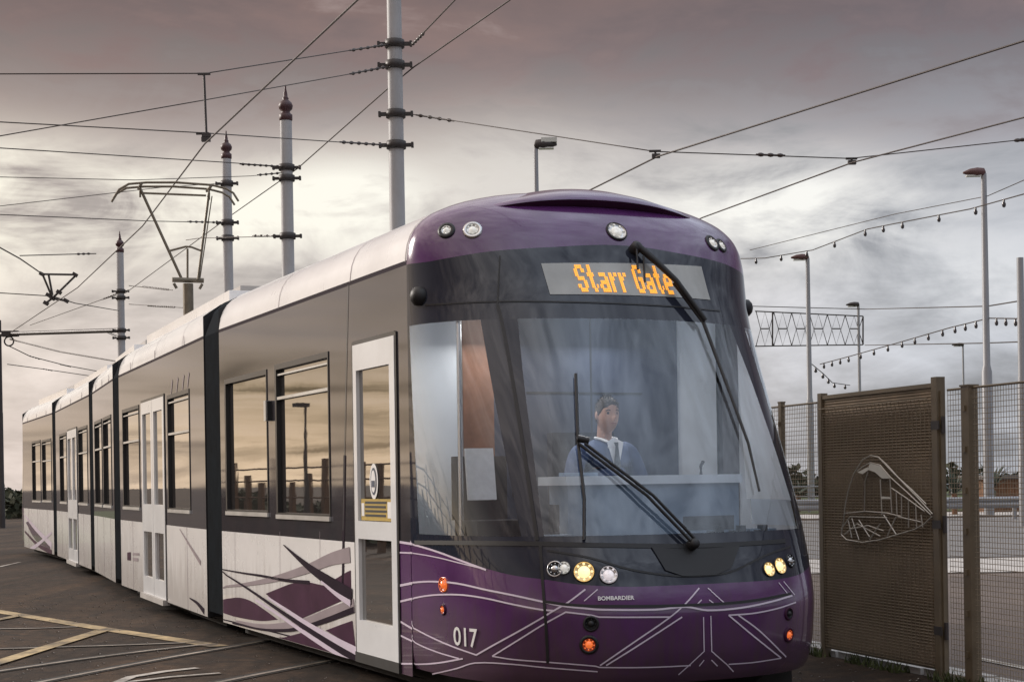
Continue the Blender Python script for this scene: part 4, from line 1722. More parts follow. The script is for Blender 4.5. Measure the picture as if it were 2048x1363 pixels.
for px_, py_ in ((280, 372), (418, 377)):
    p = pan(px_, py_)
    mb.tube([p - fwd2 * .2, p + fwd2 * .2], 0.0216, 6)
    mb.tube([p + Vector((0, 0, -.02)), p + Vector((0, 0, -.16))], 0.0144, 6)
mb.tube([pan(285, 386), pan(412, 391)], 0.0158, 6)
mb.build('collector_head', m_panto, panto)


# ------------------------------------------------------------------ poles
def pole(name, px, D, htop, r, label, clamps=(), finial=True, group=None, bottom=0.0, mshaft=None, lean=0.0, py=960):
    d = dirp(px, py)
    base = Vector((d.x * D, D, bottom))
    root = empty(name, Matrix.Translation(base), label, 'pole', group)
    mb = MB()
    H = htop
    mb.lathe((0, 0, 0), [(r * 1.35, 0), (r * 1.35, 1.6), (r * 1.15, 1.7), (r * 1.1, H * .55), (r, H * .56), (r * .92, H)], 20)
    mb.face([(r * .92 * math.cos(q * math.pi / 10), r * .92 * math.sin(q * math.pi / 10), H) for q in range(20)])
    mb.build('shaft', mshaft or m_pole, root)
    if finial:
        mb = MB()
        k = r / .125 * .86
        prof = [(.13, 0), (.15, .02), (.15, .14), (.11, .17), (.09, .21), (.15, .27), (.165, .34), (.13, .42), (.06, .48), (.075, .51), (.05, .54), (.045, .60), (.018, .74), (.022, .77), (.002, .82)]
        mb.lathe((0, 0, H), [(a * k, b * k) for a, b in prof], 18)
        mb.build('finial', m_finial, root)
    for zc_ in clamps:
        mb = MB()
        mb.lathe((0, 0, zc_ - .07), [(r * 1.02, 0), (r * 1.25, .01), (r * 1.25, .13), (r * 1.02, .14)], 16)
        mb.box((-r * 2.1, -.04, zc_ - .025), (r * 2.1, .04, zc_ + .025))
        mb.box((-r * 2.2, -.05, zc_ - .04), (-r * 1.9, .05, zc_ + .04))
        mb.box((r * 1.9, -.05, zc_ - .04), (r * 2.2, .05, zc_ + .04))
        mb.build('clamp', m_bracket, root)
    return root


def zat(px, py, D):
    return at(px, py, D).z


GP = 'overhead line poles beside the tramway'
ztop = 8.75
pole('traction_pole', 803, 26.0, 9.3, .128, 'thick grey pole rising behind the front carriage and out of the picture',
     [zat(800, 88, 26), zat(800, 130, 26), zat(805, 228, 26), zat(806, 290, 26)], True, GP)
pole('traction_pole', 583, 33.5, zat(580, 242, 33.5), .135, 'grey pole with maroon finial, the taller of the adjoining pair left of the thick pole',
     [zat(580, 335, 33.5), zat(580, 345, 33.5) - .12, zat(585, 472, 33.5)], True, GP)
pole('traction_pole', 463, 37.0, zat(460, 318, 37), .118, 'grey pole with maroon finial standing just behind the raised pantograph',
     [zat(460, 367, 37), zat(460, 445, 37), zat(462, 476, 37)], True, GP)
pole('traction_pole', 247, 51.6, zat(246, 505, 51.6), .125, 'short distant grey pole with small finial above the second bellows of the tram',
     [zat(247, 582, 51.6), zat(247, 592, 51.6) - .05, zat(248, 660, 51.6), zat(249, 675, 51.6)], True, GP)
pole('traction_pole', 3, 60.0, zat(3, 640, 60), .085, 'dark bare pole at the left edge of the picture', [], False, GP, mshaft=m_bracket)


# ------------------------------------------------------------------ overhead wires
def wire(name, pts, r, label, insul=(), group=None, sag=0.0, hang=()):
    r *= .82
    """pts: 3D points; insul: (segment fraction list) of insulator chains"""
    P = [pts[0]]
    for a, b in zip(pts, pts[1:]):
        for i in range(1, 9):
            s_ = i / 8
            P.append(a.lerp(b, s_) - Vector((0, 0, sag * 4 * s_ * (1 - s_))))
    org = pts[0].copy()
    mb = MB()
    mb.tube([p - org for p in P], r, 6)
    root = empty(name, Matrix.Translation(org), label, 'wire', group)
    mb.build('cable', m_wire, root)
    for a, b in insul:
        mb = MB()
        d = (b - a)
        L = d.length
        d.normalize()
        c = a - org
        n = max(3, int(L / .22))
        mb.tube([c, c + d * L], .014, 6)
        for i in range(n):
            q = c + d * (L * (i + .5) / n)
            mb.lathe(q - d * .05, [(.012, 0), (.024, .02), (.030, .05), (.024, .08), (.012, .10)], 8, 0, d)
        mb.build('insulator', m_insul, root)
    for a, b in hang:
        mb = MB()
        mb.tube([a - org, b - org], .016, 6)
        mb.tube([a - org - Vector((.08, 0, 0)), a - org + Vector((.08, 0, 0))], .018, 6)
        mb.box((-.055, -.03, -.02), (.055, .03, .035), 0, Matrix.Translation(b - org))
        mb.build('hanger', m_bracket, root)
    return root


def extend(a, b, s_):
    return b + (b - a) * s_


Zc = 5.78
w1 = [atz(715, 0, Zc), atz(410, 287, Zc), atz(285, 452, Zc), atz(155, 575, Zc), atz(22, 664, Zc)]
w1 = [extend(w1[1], w1[0], .8)] + w1
wire('contact_wire', w1, .013, 'thick contact wire running down over the pantograph from the top edge of the picture')
w2 = [atz(2048, 82, Zc), atz(1315, 313, Zc), atz(1180, 380, Zc), at(1100, 420, 26)]
w2 = [extend(w2[1], w2[0], .5)] + w2
wire('contact_wire', w2, .014, 'contact wire crossing the right sky, the upper of two ending behind the tram roof')
w3 = [atz(2048, 235, Zc), atz(1705, 325, Zc), atz(1405, 435, Zc), atz(1300, 485, Zc)]
w3 = [extend(w3[1], w3[0], .5)] + w3
wire('contact_wire', w3, .013, 'contact wire crossing the right sky, the lower of two ending behind the tram roof')
p1_ = at(822, 92, 25.8)
wire('stay_wire', [p1_, at(910, 0, 21.5), at(985, -80, 19)], .014, 'short steep stay wire from the thick pole up to the top edge', [(at(824, 90, 25.7), at(848, 66, 24.6))])
fa = [at(1020, 0, 22), at(828, 134, 25.9), at(786, 168, 26.3), at(595, 337, 33.3), at(460, 432, 40), at(252, 585, 51.4), at(200, 600, 56)]
fa = [at(1150, -90, 18)] + fa
wire('feeder_cable', fa, .014, 'feeder cable strung from pole to pole and passing behind the pantograph')
wire('span_wire', [at(826, 229, 25.9), at(1310, 303, 21.6), at(1700, 317, 22.3), at(2048, 279, 23.0), at(2200, 262, 23.4)], .010,
     'span wire from the thick pole to the right across both contact wires',
     [(at(832, 230, 25.8), at(908, 242, 25.2)), (at(1512, 309, 21.9), at(1570, 311, 22)), (at(2030, 281, 23), at(2060, 278, 23))], None, 0,
     [(at(1310, 302, 21.6), at(1312, 313, 21.6)), (at(1703, 317, 22.3), at(1704, 326, 22.3))])
wire('span_wire', [at(782, 88, 25.9), at(410, 147, 20.3), at(0, 148, 20.0), at(-200, 149, 19.8)], .010,
     'topmost span wire from the thick pole to the left edge, carrying the long dropper',
     [(at(700, 101, 24.7), at(770, 90, 25.7))], None, 0, [(at(408, 148, 20.3), at(413, 272, 20.3))])
wire('span_wire', [at(784, 132, 25.9), at(690, 150, 24.3), at(410, 200, 20.6), at(0, 272, 19.0), at(-200, 310, 18.5)], .009,
     'span wire sloping down from the thick pole to the left edge below the topmost one', [(at(700, 148, 24.5), at(772, 134, 25.7))])
wire('span_wire', [at(778, 291, 25.9), at(410, 266, 20.3), at(0, 244, 19.0), at(-200, 234, 18.6)], .009,
     'nearly level span wire from the lowest clamp of the thick pole to the left edge', [(at(680, 284, 24.5), at(768, 290, 25.7))], None, 0,
     [(at(405, 267, 20.35), at(412, 280, 20.3))])
wire('span_wire', [at(566, 333, 33.4), at(440, 324, 31), at(0, 296, 27), at(-200, 284, 26)], .012,
     'span wire from the taller maroon-tipped pole to the left edge', [(at(480, 328, 31.8), at(560, 333, 33.3))])
wire('span_wire', [at(566, 346, 33.4), at(500, 352, 32), at(270, 360, 29), at(0, 354, 27), at(-200, 352, 26)], .009,
     'thin span wire from the taller maroon-tipped pole passing just above the pantograph', [(at(515, 350, 32.3), at(560, 346, 33.3))])
wire('span_wire', [at(450, 445, 36.9), at(300, 442, 34), at(0, 429, 30), at(-200, 422, 29)], .012,
     'span wire passing behind the pantograph arm to the left edge', [(at(375, 443, 35.5), at(444, 445, 36.8))])
wire('span_wire', [at(572, 472, 33.4), at(400, 476, 36.8), at(372, 480, 40)], .012,
     'short span wire between the two maroon-tipped poles behind the pantograph', [(at(505, 471, 34.5), at(565, 472, 33.5))])
wire('span_wire', [at(450, 366, 37), at(320, 375, 35), at(0, 412, 33), at(-150, 428, 32)], .010, 'faint span wire rising from the left edge to the pole behind the pantograph')
# the crossing of wires at the left
frog = at(105, 596, 40)
wire('contact_wire', [at(-80, 450, 30), at(0, 495, 32.5), at(40, 517, 34.5), at(85, 548, 37), frog], .018, 'contact wire joining the dark wire crossing at the left from the left edge')
mb = MB()
org = frog
for a, b in (((105, 596), (85, 548)), ((105, 596), (118, 600)), ((105, 596), (150, 552)), ((85, 548), (150, 549)), ((105, 590), (97, 548)), ((105, 596), (135, 602)), ((105, 596), (90, 607))):
    mb.tube([at(*a, 40) - org, at(*b, 40) - org], .028, 6)
for a in ((105, 596), (97, 590), (118, 584), (132, 601), (92, 606), (150, 549), (84, 548)):
    mb.box((-.06, -.05, -.045), (.06, .05, .045), 0, Matrix.Translation(at(*a, 40) - org) @ Matrix.Rotation(R(30), 4, 'Y'))
o = mb.build('wire_crossing', m_bracket)
o.location = org
tag(o, 'dark tangle of fittings where two contact wires cross at the left', 'wire fitting')
wire('span_wire', [at(40, 511, 36), at(150, 508, 38), at(192, 507, 38.5)], .016, 'short level wire above the dark wire crossing at the left', [(at(152, 508, 38), at(182, 507, 38.4))])
wire('span_wire', [at(-40, 583, 40), at(105, 592, 40), at(150, 606, 42), at(238, 621, 51)], .016, 'wire through the dark wire crossing to the distant short pole')
wire('span_wire', [at(258, 571, 51.6), at(345, 580, 46)], .016, 'short wire right of the distant short pole, the upper of two', [(at(285, 573, 50), at(338, 579, 46.5))])
wire('span_wire', [at(258, 608, 51.6), at(380, 616, 46)], .014, 'short wire right of the distant short pole, the lower of two', [(at(295, 611, 50), at(350, 614, 47))])
wire('span_wire', [at(240, 585, 51.5), at(200, 600, 54), at(60, 650, 62)], .016, 'wire sloping from the distant short pole down towards the left edge', [(at(205, 598, 53.5), at(236, 586, 51.6))])
mb = MB()
a, b = at(242, 660, 51.6), at(-5, 668, 60)
mb.tube([Vector((0, 0, 0)), b - a], .075, 8)
mb.tube([Vector((0, 0, -.25)), (b - a) * .12], .03, 6)
place(mb, 'bracket_arm', m_bracket, a, 'long dark bracket arm between the left edge pole and the distant short pole', 'bracket') if False else None
o = mb.build('bracket_arm', m_bracket)
o.location = a
tag(o, 'long dark bracket arm between the left edge pole and the distant short pole', 'bracket')
wire('span_wire', [at(20, 678, 59), at(120, 703, 56), at(232, 722, 53)], .03, 'curved cable drooping below the bracket arm at the left')
wire('span_wire', [at(15, 690, 60), at(60, 712, 62), at(130, 730, 66), at(195, 742, 70)], .022, 'faint far cable with insulators below the drooping cable', [(at(58, 711, 62), at(80, 718, 63)), (at(120, 728, 65), at(142, 733, 67))])
wire('span_wire', [at(15, 728, 66), at(90, 738, 70), at(185, 752, 78)], .022, 'faintest far cable low at the left, just above the rear carriages', [(at(85, 737, 70), at(105, 741, 71))])
mb = MB()
org = at(18, 682, 59)
for q in range(16):
    a_ = q * 2 * math.pi / 16
    b_ = (q + 1) * 2 * math.pi / 16
    mb.tube([Vector((.17 * math.cos(a_), 0, .17 * math.sin(a_))), Vector((.17 * math.cos(b_), 0, .17 * math.sin(b_)))], .03, 6)
mb.box((-.25, -.1, .17), (.35, .1, .38))
o = mb.build('pulley_wheel', m_bracket)
o.location = org
tag(o, 'small dark pulley ring hanging from the bracket arm at the left edge', 'pulley')


# ------------------------------------------------------------------ street lamps
def street_lamp(px, D, top_py, label, arm=-1, r=.10, flag=True, headlen=.75, mhead=None, glass=False, group='street lamps along the promenade'):
    d = dirp(px, 960)
    base = Vector((d.x * D, D, 0))
    H = zat(px, top_py, D)
    root = empty('street_lamp', Matrix.Translation(base), label, 'street lamp', group)
    mb = MB()
    mb.lathe((0, 0, 0), [(r * 1.5, 0), (r * 1.5, H * .42), (r * 1.05, H * .44), (r * .8, H)], 14)
    mb.build('post', m_polegalv, root)
    mb = MB()
    s_ = arm
    rows = []
    for f_, w_, h0, h1 in ((-.08, .07, -.05, .06), (0, .13, -.10, .16), (.35, .17, -.10, .18), (.7, .15, -.06, .14), (1.0, .05, -.01, .05)):
        x_ = s_ * f_ * headlen
        rows.append([(x_, -w_, (h0 + h1) / 2), (x_, -w_ * .6, h1), (x_, w_ * .6, h1), (x_, w_, (h0 + h1) / 2), (x_, w_ * .6, h0), (x_, -w_ * .6, h0)])
    rows = [[Vector(p) + Vector((0, 0, H + f_ * 0 + .02)) for p in r_] for r_ in rows]
    mb.grid(rows, 0, True, True)
    mb.face(rows[0], 0)
    mb.face(rows[-1], 0)
    if glass:
        mb.box((s_ * .25 * headlen if s_ > 0 else -headlen, -.14, H + .10), (headlen if s_ > 0 else -.25 * headlen, .14, H + .24), 1)
    hd = mb.build('lamp_head', [mhead or m_lamphead, m_lampglass], root)
    mb = MB()
    xa, xb = sorted((s_ * .15 * headlen, s_ * .85 * headlen))
    mb.box((xa, -.10, H - .10), (xb, .10, H - .05))
    mb.build('lamp_glass', m_lampglass, root)
    return root


street_lamp(1082, 50, 292, 'street lamp whose head shows just above the tram roof', 1, .085, headlen=.66, mhead=m_bracket, glass=True)
street_lamp(1977, 56, 347, 'tallest street lamp, with a dark red head, behind the mesh fence at the right', -1, .12, headlen=.72)
street_lamp(1622, 75, 516, 'slender street lamp between the tram windscreen and the brown gate', -1, .12, headlen=.78)
street_lamp(1722, 98, 610, 'distant street lamp carrying the lattice frame, above the brown gate', -1, .10, headlen=.75, mhead=m_bracket)
street_lamp(1930, 130, 690, 'smallest street lamp far off between the gate and the tallest lamp', -1, .09, headlen=.9, mhead=m_bracket)
pole('plain_post', 2047, 44, zat(2046, 515, 44), .10, 'plain grey post at the right edge of the picture', [], False, None, mshaft=m_polegalv)
# lattice frame between lamps
mb = MB()
org = at(1520, 690, 98)
LD = 98
tp = lambda x: (x, lerp(622, 632, (x - 1510) / 215))
bt = lambda x: (x, lerp(692, 689, (x - 1510) / 215))
q = lambda p: at(*p, LD) - org
mb.tube([q(tp(1510)), q(tp(1726))], .040, 6)
mb.tube([q(bt(1510)), q(bt(1726))], .040, 6)
for xx in (1545, 1726):
    mb.tube([q(tp(xx)), q(bt(xx))], .05, 6)
n = 6
for i in range(n):
    xa, xb = lerp(1512, 1726, i / n), lerp(1512, 1726, (i + 1) / n)
    xm = (xa + xb) / 2
    mb.tube([q(tp(xa)), q(bt(xm)), q(tp(xb))], .028, 5)
    mb.tube([q(bt(xa)), q(tp(xm)), q(bt(xb))], .028, 5)
    mb.tube([q((xm - 8, 657)), q((xm + 8, 657))], .04, 5)
o = mb.build('lattice_frame', m_bracket)
o.location = org
tag(o, 'flat lattice frame of crossing bars mounted high beside the windscreen edge', 'lattice frame')


# festoon strings
def festoon(pts, n, label, br_=.09):
    org = pts[0].copy()
    P = []
    for a, b in zip(pts, pts[1:]):
        for i in range(8):
            P.append(a.lerp(b, i / 8))
    P.append(pts[-1])
    root = empty('festoon_string', Matrix.Translation(org), label, 'festoon lights')
    mb = MB()
    mb.tube([p - org for p in P], .022, 5)
    mb.build('cable', m_wire, root)
    for i in range(n):
        f_ = (i + .5) / n * (len(P) - 1)
        k = int(f_)
        p = P[k].lerp(P[min(k + 1, len(P) - 1)], f_ - k) - org
        mb = MB()
        mb.lathe(p - Vector((0, 0, .26)), [(.01, 0), (br_ * .8, .03), (br_, .11), (br_ * .6, .18), (br_ * .45, .27)], 8)
        mb.build('bulb', m_bulb, root)


festoon([at(1440, 518, 75), at(1530, 516, 72), at(1625, 500, 70), at(1735, 458, 64), at(1800, 445, 61), at(1940, 418, 56), at(2048, 388, 50), at(2120, 362, 47)], 13,
        'string of dark bulbs rising to the right from the tram roof to the tallest lamp', .07)
festoon([at(1640, 728, 75), at(1700, 712, 72), at(1800, 684, 66), at(1900, 655, 60), at(1978, 636, 56), at(2048, 637, 52), at(2100, 640, 50)], 22,
        'lower string of small bulbs between the slender lamp and the tallest lamp', .065)
festoon([at(1624, 728, 75), at(1648, 748, 78), at(1665, 765, 82), at(1700, 770, 90)], 5, 'short drooping string of bulbs beside the slender lamp', .08)
wire('span_wire', [at(1500, 612, 90), at(1730, 618, 90), at(1975, 612, 57), at(2048, 600, 50)], .03, 'thin level wire above the lattice frame reaching the tallest lamp')
wire('span_wire', [at(1730, 690, 95), at(1960, 686, 60), at(2048, 683, 52)], .03, 'thin level wire below the lattice frame reaching the tallest lamp')
wire('span_wire', [at(1500, 500, 72), at(1790, 428, 60), at(1975, 392, 56), at(2060, 355, 50)], .018, 'plain thin wire running just above the string of dark bulbs')

# ------------------------------------------------------------------ fence and gate
FA = lambda D: Vector((2.51 - .312 * (D - 12.96), D, 0))
gl_, gr_ = FA(12.96), FA(11.27)
fdir = (gr_ - gl_).normalized()
fnor = Vector((-fdir.y, fdir.x, 0))
if fnor.y > 0:
    fnor = -fnor                     # towards the camera side


def fplane(px, py, off=0.0):
    """photo pixel -> point on the vertical plane of the fence"""
    d = dirp(px, py)
    n = fnor
    o_ = gl_ + n * off
    s_ = (o_ - CAM).dot(n) / d.dot(n)
    return CAM + d * s_


def mesh_panel(a, b, z0, z1, label, group=None, vs=.030, hs=.036, r=.0019, rh=.0021):
    L = (b - a).length
    d = (b - a).normalized()
    root = empty('mesh_fence', Matrix.Translation(a), label, 'fence', group)
    mb = MB()
    k = int(L / vs)
    for i in range(k + 1):
        p = d * (L * i / k)
        mb.tube([p + Vector((0, 0, z0)), p + Vector((0, 0, z1))], r, 4, 0, False)
    k = int((z1 - z0) / hs)
    for j in range(k + 1):
        z = lerp(z0, z1, j / k)
        mb.tube([Vector((0, 0, z)) + fnor * .004, d * L + Vector((0, 0, z)) + fnor * .004], rh, 4, 0, False)
    mb.build('wire_mesh', m_fencewire, root)
    mb = MB()
    mb.tube([Vector((0, 0, z1)), d * L + Vector((0, 0, z1))], .009, 5)
    mb.build('top_rail', m_fence, root)
    return root


def fence_post(D, z1, label, w=.04):
    p = FA(D)
    mb = MB()
    A = math.atan2(fdir.y, fdir.x)
    Mx = Matrix.Rotation(A, 4, 'Z')
    mb.box((-w, -w * .8, 0), (w, w * .8, z1), 0, Mx)
    mb.box((-w * 1.15, -w * .95, z1), (w * 1.15, w * .95, z1 + .012), 0, Mx)
    for i in range(7):
        mb.box((-w * .3, -w * .8 - .012, .2 + i * .28), (w * .3, -w * .8, .24 + i * .28), 0, Mx)
    o = mb.build('fence_post', m_fence)
    o.location = p
    return tag(o, label, 'fence post', 'brown fence posts')


GF = 'wire mesh fencing around the depot'
mesh_panel(FA(14.3), FA(13.02), .05, 2.05, 'wire mesh fence section between the tram front and the brown gate', GF)
mesh_panel(FA(11.20), FA(10.98), .05, 2.04, 'narrow wire mesh strip between the brown gate and the tall post', GF)
mesh_panel(FA(10.92), FA(9.35), .05, 2.04, 'wire mesh fence section right of the tall brown post', GF)
fence_post(13.62, 2.08, 'slim brown fence post seen against the tram windscreen edge', .025)
fence_post(10.95, 2.05, 'tall dark brown fence post right of the gate', .046)

gate = empty('gate_leaf', Matrix.Translation(gl_), 'dark brown gate panel bearing a silver line drawing of a tram', 'gate', None)
Lg = (gr_ - gl_).length
A = math.atan2(fdir.y, fdir.x)
GM = Matrix.Rotation(A, 4, 'Z')
sgn = 1 if (GM @ Vector((0, 1, 0))).dot(fnor) > 0 else -1


def gate_sheet_mat():
    M = bpy.data.materials.new('gate_sheet_brown')
    M.use_nodes = True
    t = M.node_tree
    b = t.nodes['Principled BSDF']
    co = nd(t, 'ShaderNodeTexCoord').outputs['Object']
    f = noise(t, co, 3.5, 6, .6)
    sp = nd(t, 'ShaderNodeSeparateXYZ')
    t.links.new(co, sp.inputs[0])
    wv = mth(t, 'SINE', mth(t, 'MULTIPLY', sp.outputs[2], 2 * math.pi / .022))
    c = ramp(t, f, [(.3, (.15, .108, .064)), (.7, (.25, .182, .112))])
    t.links.new(c, b.inputs['Base Color'])
    b.inputs['Roughness'].default_value = .5
    bp = nd(t, 'ShaderNodeBump')
    bp.inputs['Strength'].default_value = .5
    bp.inputs['Distance'].default_value = .01
    t.links.new(wv, bp.inputs['Height'])
    t.links.new(bp.outputs[0], b.inputs['Normal'])
    return M


zg0, zg1 = .07, 2.09
mb = MB()
mb.box((.06, -.006, zg0), (Lg - .10, .006, zg1), 0, GM)
mb.build('sheet', gate_sheet_mat(), gate)
mb = MB()
mb.box((0, -.03, 0), (.06, .03, zg1 + .03), 0, GM)
mb.box((.012, -.05 * sgn - .004, 0), (.05, -.04 * sgn + .004, zg1), 0, GM) if False else None
mb.build('gate_post', m_fence, gate)
mb = MB()
mb.box((Lg - .085, -.035, 0), (Lg - .015, .035, zg1 + .05), 0, GM)
mb.box((Lg - .015, -.012, .05), (Lg, .012, zg1 - .05), 0, GM)
mb.build('gate_post', m_fence, gate)
for zz in (zg1 - .02, zg0):
    mb = MB()
    mb.box((.07, -.022, zz), (Lg - .10, .022, zz + .03), 0, GM)
    mb.build('frame_rail', m_fence, gate)
mb = MB()
A0, A1 = FA(14.6), FA(9.2)
kd = (A1 - A0)
for i in range(9):
    p, q_ = A0 + kd * (i / 9 + .004), A0 + kd * ((i + 1) / 9 - .004)
    nn = -fnor
    h_ = .05 + .012 * math.sin(i * 3.1)
    c_ = [p + nn * .02, q_ + nn * .02, q_ + nn * .24, p + nn * .24]
    mb.face([v_ + Vector((0, 0, h_)) for v_ in c_])
    for a_, b_ in zip(c_, c_[1:] + c_[:1]):
        mb.face([a_, b_, b_ + Vector((0, 0, h_)), a_ + Vector((0, 0, h_))])
tag(mb.build('kerb', m_pale), kind='structure')
for zz in (.35, 1.1, 1.8):
    mb = MB()
    mb.tube([GM @ Vector((Lg + .012, 0, zz - .06)), GM @ Vector((Lg + .012, 0, zz + .06))], .016, 8)
    mb.box((Lg - .09, .034 * sgn - .004, zz - .03), (Lg + .01, .034 * sgn + .004, zz + .03), 0, GM)
    mb.build('hinge', m_bracket, gate)
# welded mesh standing in front of the sheet
mb = MB()
y_ = .028 * sgn
k = 82
for j in range(k + 1):
    z = lerp(zg0 + .02, zg1 - .14, j / k)
    mb.tube([GM @ Vector((.07, y_, z)), GM @ Vector((Lg - .10, y_, z))], .0028, 4, 0, False)
k = 28
for i in range(k + 1):
    x_ = lerp(.09, Lg - .12, i / k)
    mb.tube([GM @ Vector((x_, y_ + .004 * sgn, zg0 + .02)), GM @ Vector((x_, y_ + .004 * sgn, zg1 - .16)), GM @ Vector((x_ + .02, y_ + .03 * sgn, zg1 - .10))], .0026, 4, 0, False)
mb.tube([GM @ Vector((.07, y_ + .03 * sgn, zg1 - .10)), GM @ Vector((Lg - .1, y_ + .03 * sgn, zg1 - .10))], .004, 5)
mb.build('welded_mesh', m_fencewire, gate)


def z8(*pts):
    return [(1548 + x / 2.822, 880 + y / 2.822) for x, y in pts]


mb = MB()
for pl in (z8((395, 430), (405, 350), (420, 280), (450, 190), (500, 110), (545, 85), (590, 95), (640, 140), (720, 230), (800, 310), (895, 415)),
           z8((470, 175), (500, 150), (545, 125), (600, 140), (660, 210), (760, 300), (885, 420)),
           z8((600, 105), (680, 190), (780, 280), (860, 360)),
           z8((380, 530), (400, 410), (520, 400), (640, 410), (720, 430)),
           z8((380, 500), (430, 430), (640, 435)),
           z8((380, 530), (410, 560), (500, 575), (600, 560), (700, 530), (800, 500), (850, 470), (890, 430)),
           z8((530, 180), (515, 230), (510, 400)), z8((600, 220), (610, 420)), z8((655, 210), (665, 410)),
           z8((690, 280), (695, 420)), z8((720, 300), (720, 430)), z8((760, 330), (760, 490)), z8((800, 350), (805, 490)),
           z8((420, 450), (440, 550)), z8((440, 440), (480, 560)), z8((480, 450), (540, 545)), z8((540, 560), (600, 470)),
           z8((430, 500), (530, 480), (620, 510)), z8((620, 420), (690, 530)), z8((690, 430), (640, 540)), z8((665, 270), (740, 320), (850, 400)),
           z8((700, 430), (830, 460)), z8((830, 420), (840, 490)), z8((400, 530), (470, 470), (600, 540))):
    mb.tube([fplane(*p, .055) - gl_ for p in pl], .0052, 6)
mb.face([fplane(*p, .058) - gl_ for p in z8((540, 128), (600, 145), (655, 200), (655, 215), (610, 215), (570, 180), (530, 165))], 1)
mb.face([fplane(*p, .058) - gl_ for p in z8((470, 180), (530, 150), (535, 165), (500, 190))], 1)
mb.face([fplane(*p, .058) - gl_ for p in z8((605, 315), (660, 320), (662, 330), (606, 330))], 1)
mb.build('tram_artwork', [m_art, m_plate], gate)

# ------------------------------------------------------------------ far right: guard rail, hut, plants
mb = MB()
a, b = Vector((1.0, 52.0, 0)), Vector((34, 50.5, 0))
d = (b - a)
L = d.length
d.normalize()
nrm = Vector((-d.y, d.x, 0))
root = empty('guard_rail', Matrix.Translation(a), 'grey metal guard rail along the road beyond the fence', 'guard rail')
mb.grid([[q_ + Vector((0, 0, z)) + nrm * o_ for z, o_ in ((.35, 0), (.42, -.05), (.48, -.05), (.54, 0), (.60, -.05), (.66, -.05), (.72, 0))] for q_ in (Vector((0, 0, 0)), d * L)], 0, False)
mb.build('beam', m_barrier, root)
for i in range(12):
    mb = MB()
    p = d * (L * (i + .5) / 12)
    mb.box((p.x - .06, p.y + .02, 0), (p.x + .06, p.y + .12, .70))
    mb.build('rail_post', m_barrier, root)

hut_o = Vector((20.2, 62, 0))
root = empty('beach_hut', Matrix.Translation(hut_o), 'low brown boarded hut behind the fence at the right edge', 'hut')
mb = MB()
mb.box((-2.1, -1.2, 0), (2.6, 2.0, 1.25))
for i in range(14):
    mb.box((-2.1 + i * .335, -1.225, 0), (-2.1 + i * .335 + .29, -1.2, 1.22))
mb.build('wall', m_hut, root)
mb = MB()
mb.box((-2.3, -1.45, 1.25), (2.8, 2.2, 1.40))
mb.build('roof', m_hutroof, root)


def spiky(px, D, h, label, n=26, seed=1, group=None):
    rd = random.Random(seed)
    d = dirp(px, 960)
    base = Vector((d.x * D, D, 0))
    root = empty('spiky_plant', Matrix.Translation(base), label, 'plant', group)
    mb = MB()
    mb.tube([(0, 0, 0), (0, 0, h * .45)], .10, 8)
    mb.build('trunk', m_hut, root)
    mb = MB()
    for i in range(n):
        a_ = rd.uniform(0, 2 * math.pi)
        el = rd.uniform(-.2, 1.3)
        l_ = h * rd.uniform(.45, .75)
        c = Vector((0, 0, h * .45))
        dd = Vector((math.cos(a_) * math.cos(el), math.sin(a_) * math.cos(el), math.sin(el)))
        sd_ = dd.cross(Vector((0, 0, 1))).normalized() * .06
        m1_ = c + dd * l_ * .55
        e_ = c + dd * l_ - Vector((0, 0, l_ * .18))
        mb.face([c - sd_ * .5, c + sd_ * .5, m1_ + sd_, m1_ - sd_])
        mb.face([m1_ - sd_, m1_ + sd_, e_])
    mb.build('leaves', m_palm, root)


spiky(1985, 60, 2.0, 'dark spiky plant in front of the tallest lamp, left of the brown hut', 34, 2)
spiky(1908, 58, 1.7, 'dark spiky plant seen between the gate and the tall fence post', 30, 5)
spiky(1596, 66, 1.6, 'small dark plant seen through the mesh beside the tram front', 26, 7)


def bush_row(name, pts, h, w, n, leaf, label, cat, mt, seed, kind=None):
    rd = random.Random(seed)
    mb = MB()
    org = Vector(pts[0])
    for i in range(n):
        f_ = rd.random() * (len(pts) - 1)
        k = min(int(f_), len(pts) - 2)
        p = Vector(pts[k]).lerp(Vector(pts[k + 1]), f_ - k) - org
        hh = h * (.75 + .35 * math.sin(f_ * 9.1) * math.sin(f_ * 23.7 + 1))
        p += Vector((rd.gauss(0, w * .4), rd.gauss(0, w * .4), hh * rd.random() ** .7))
        a_ = Vector((rd.gauss(0, 1), rd.gauss(0, 1), rd.gauss(0, 1))).normalized() * leaf
        b_ = a_.cross(Vector((rd.gauss(0, 1), rd.gauss(0, 1), rd.gauss(0, 1)))).normalized() * leaf * .7
        mb.face([p - a_, p + b_, p + a_, p - b_])
    o = mb.build(name, mt)
    o.location = org
    return tag(o, label, cat, None, kind)


bush_row('far_shrubs', [(6, 112, 0), (22, 112, 0), (60, 112, 0)], 2.1, 1.6, 4200, .30, None, None, m_hedge, 3, 'stuff')
bush_row('far_hedge', [(-24, 78, 0), (-33, 100, 0), (-46, 125, 0)], 1.5, 1.6, 4200, .22, None, None, m_hedge, 4, 'stuff')

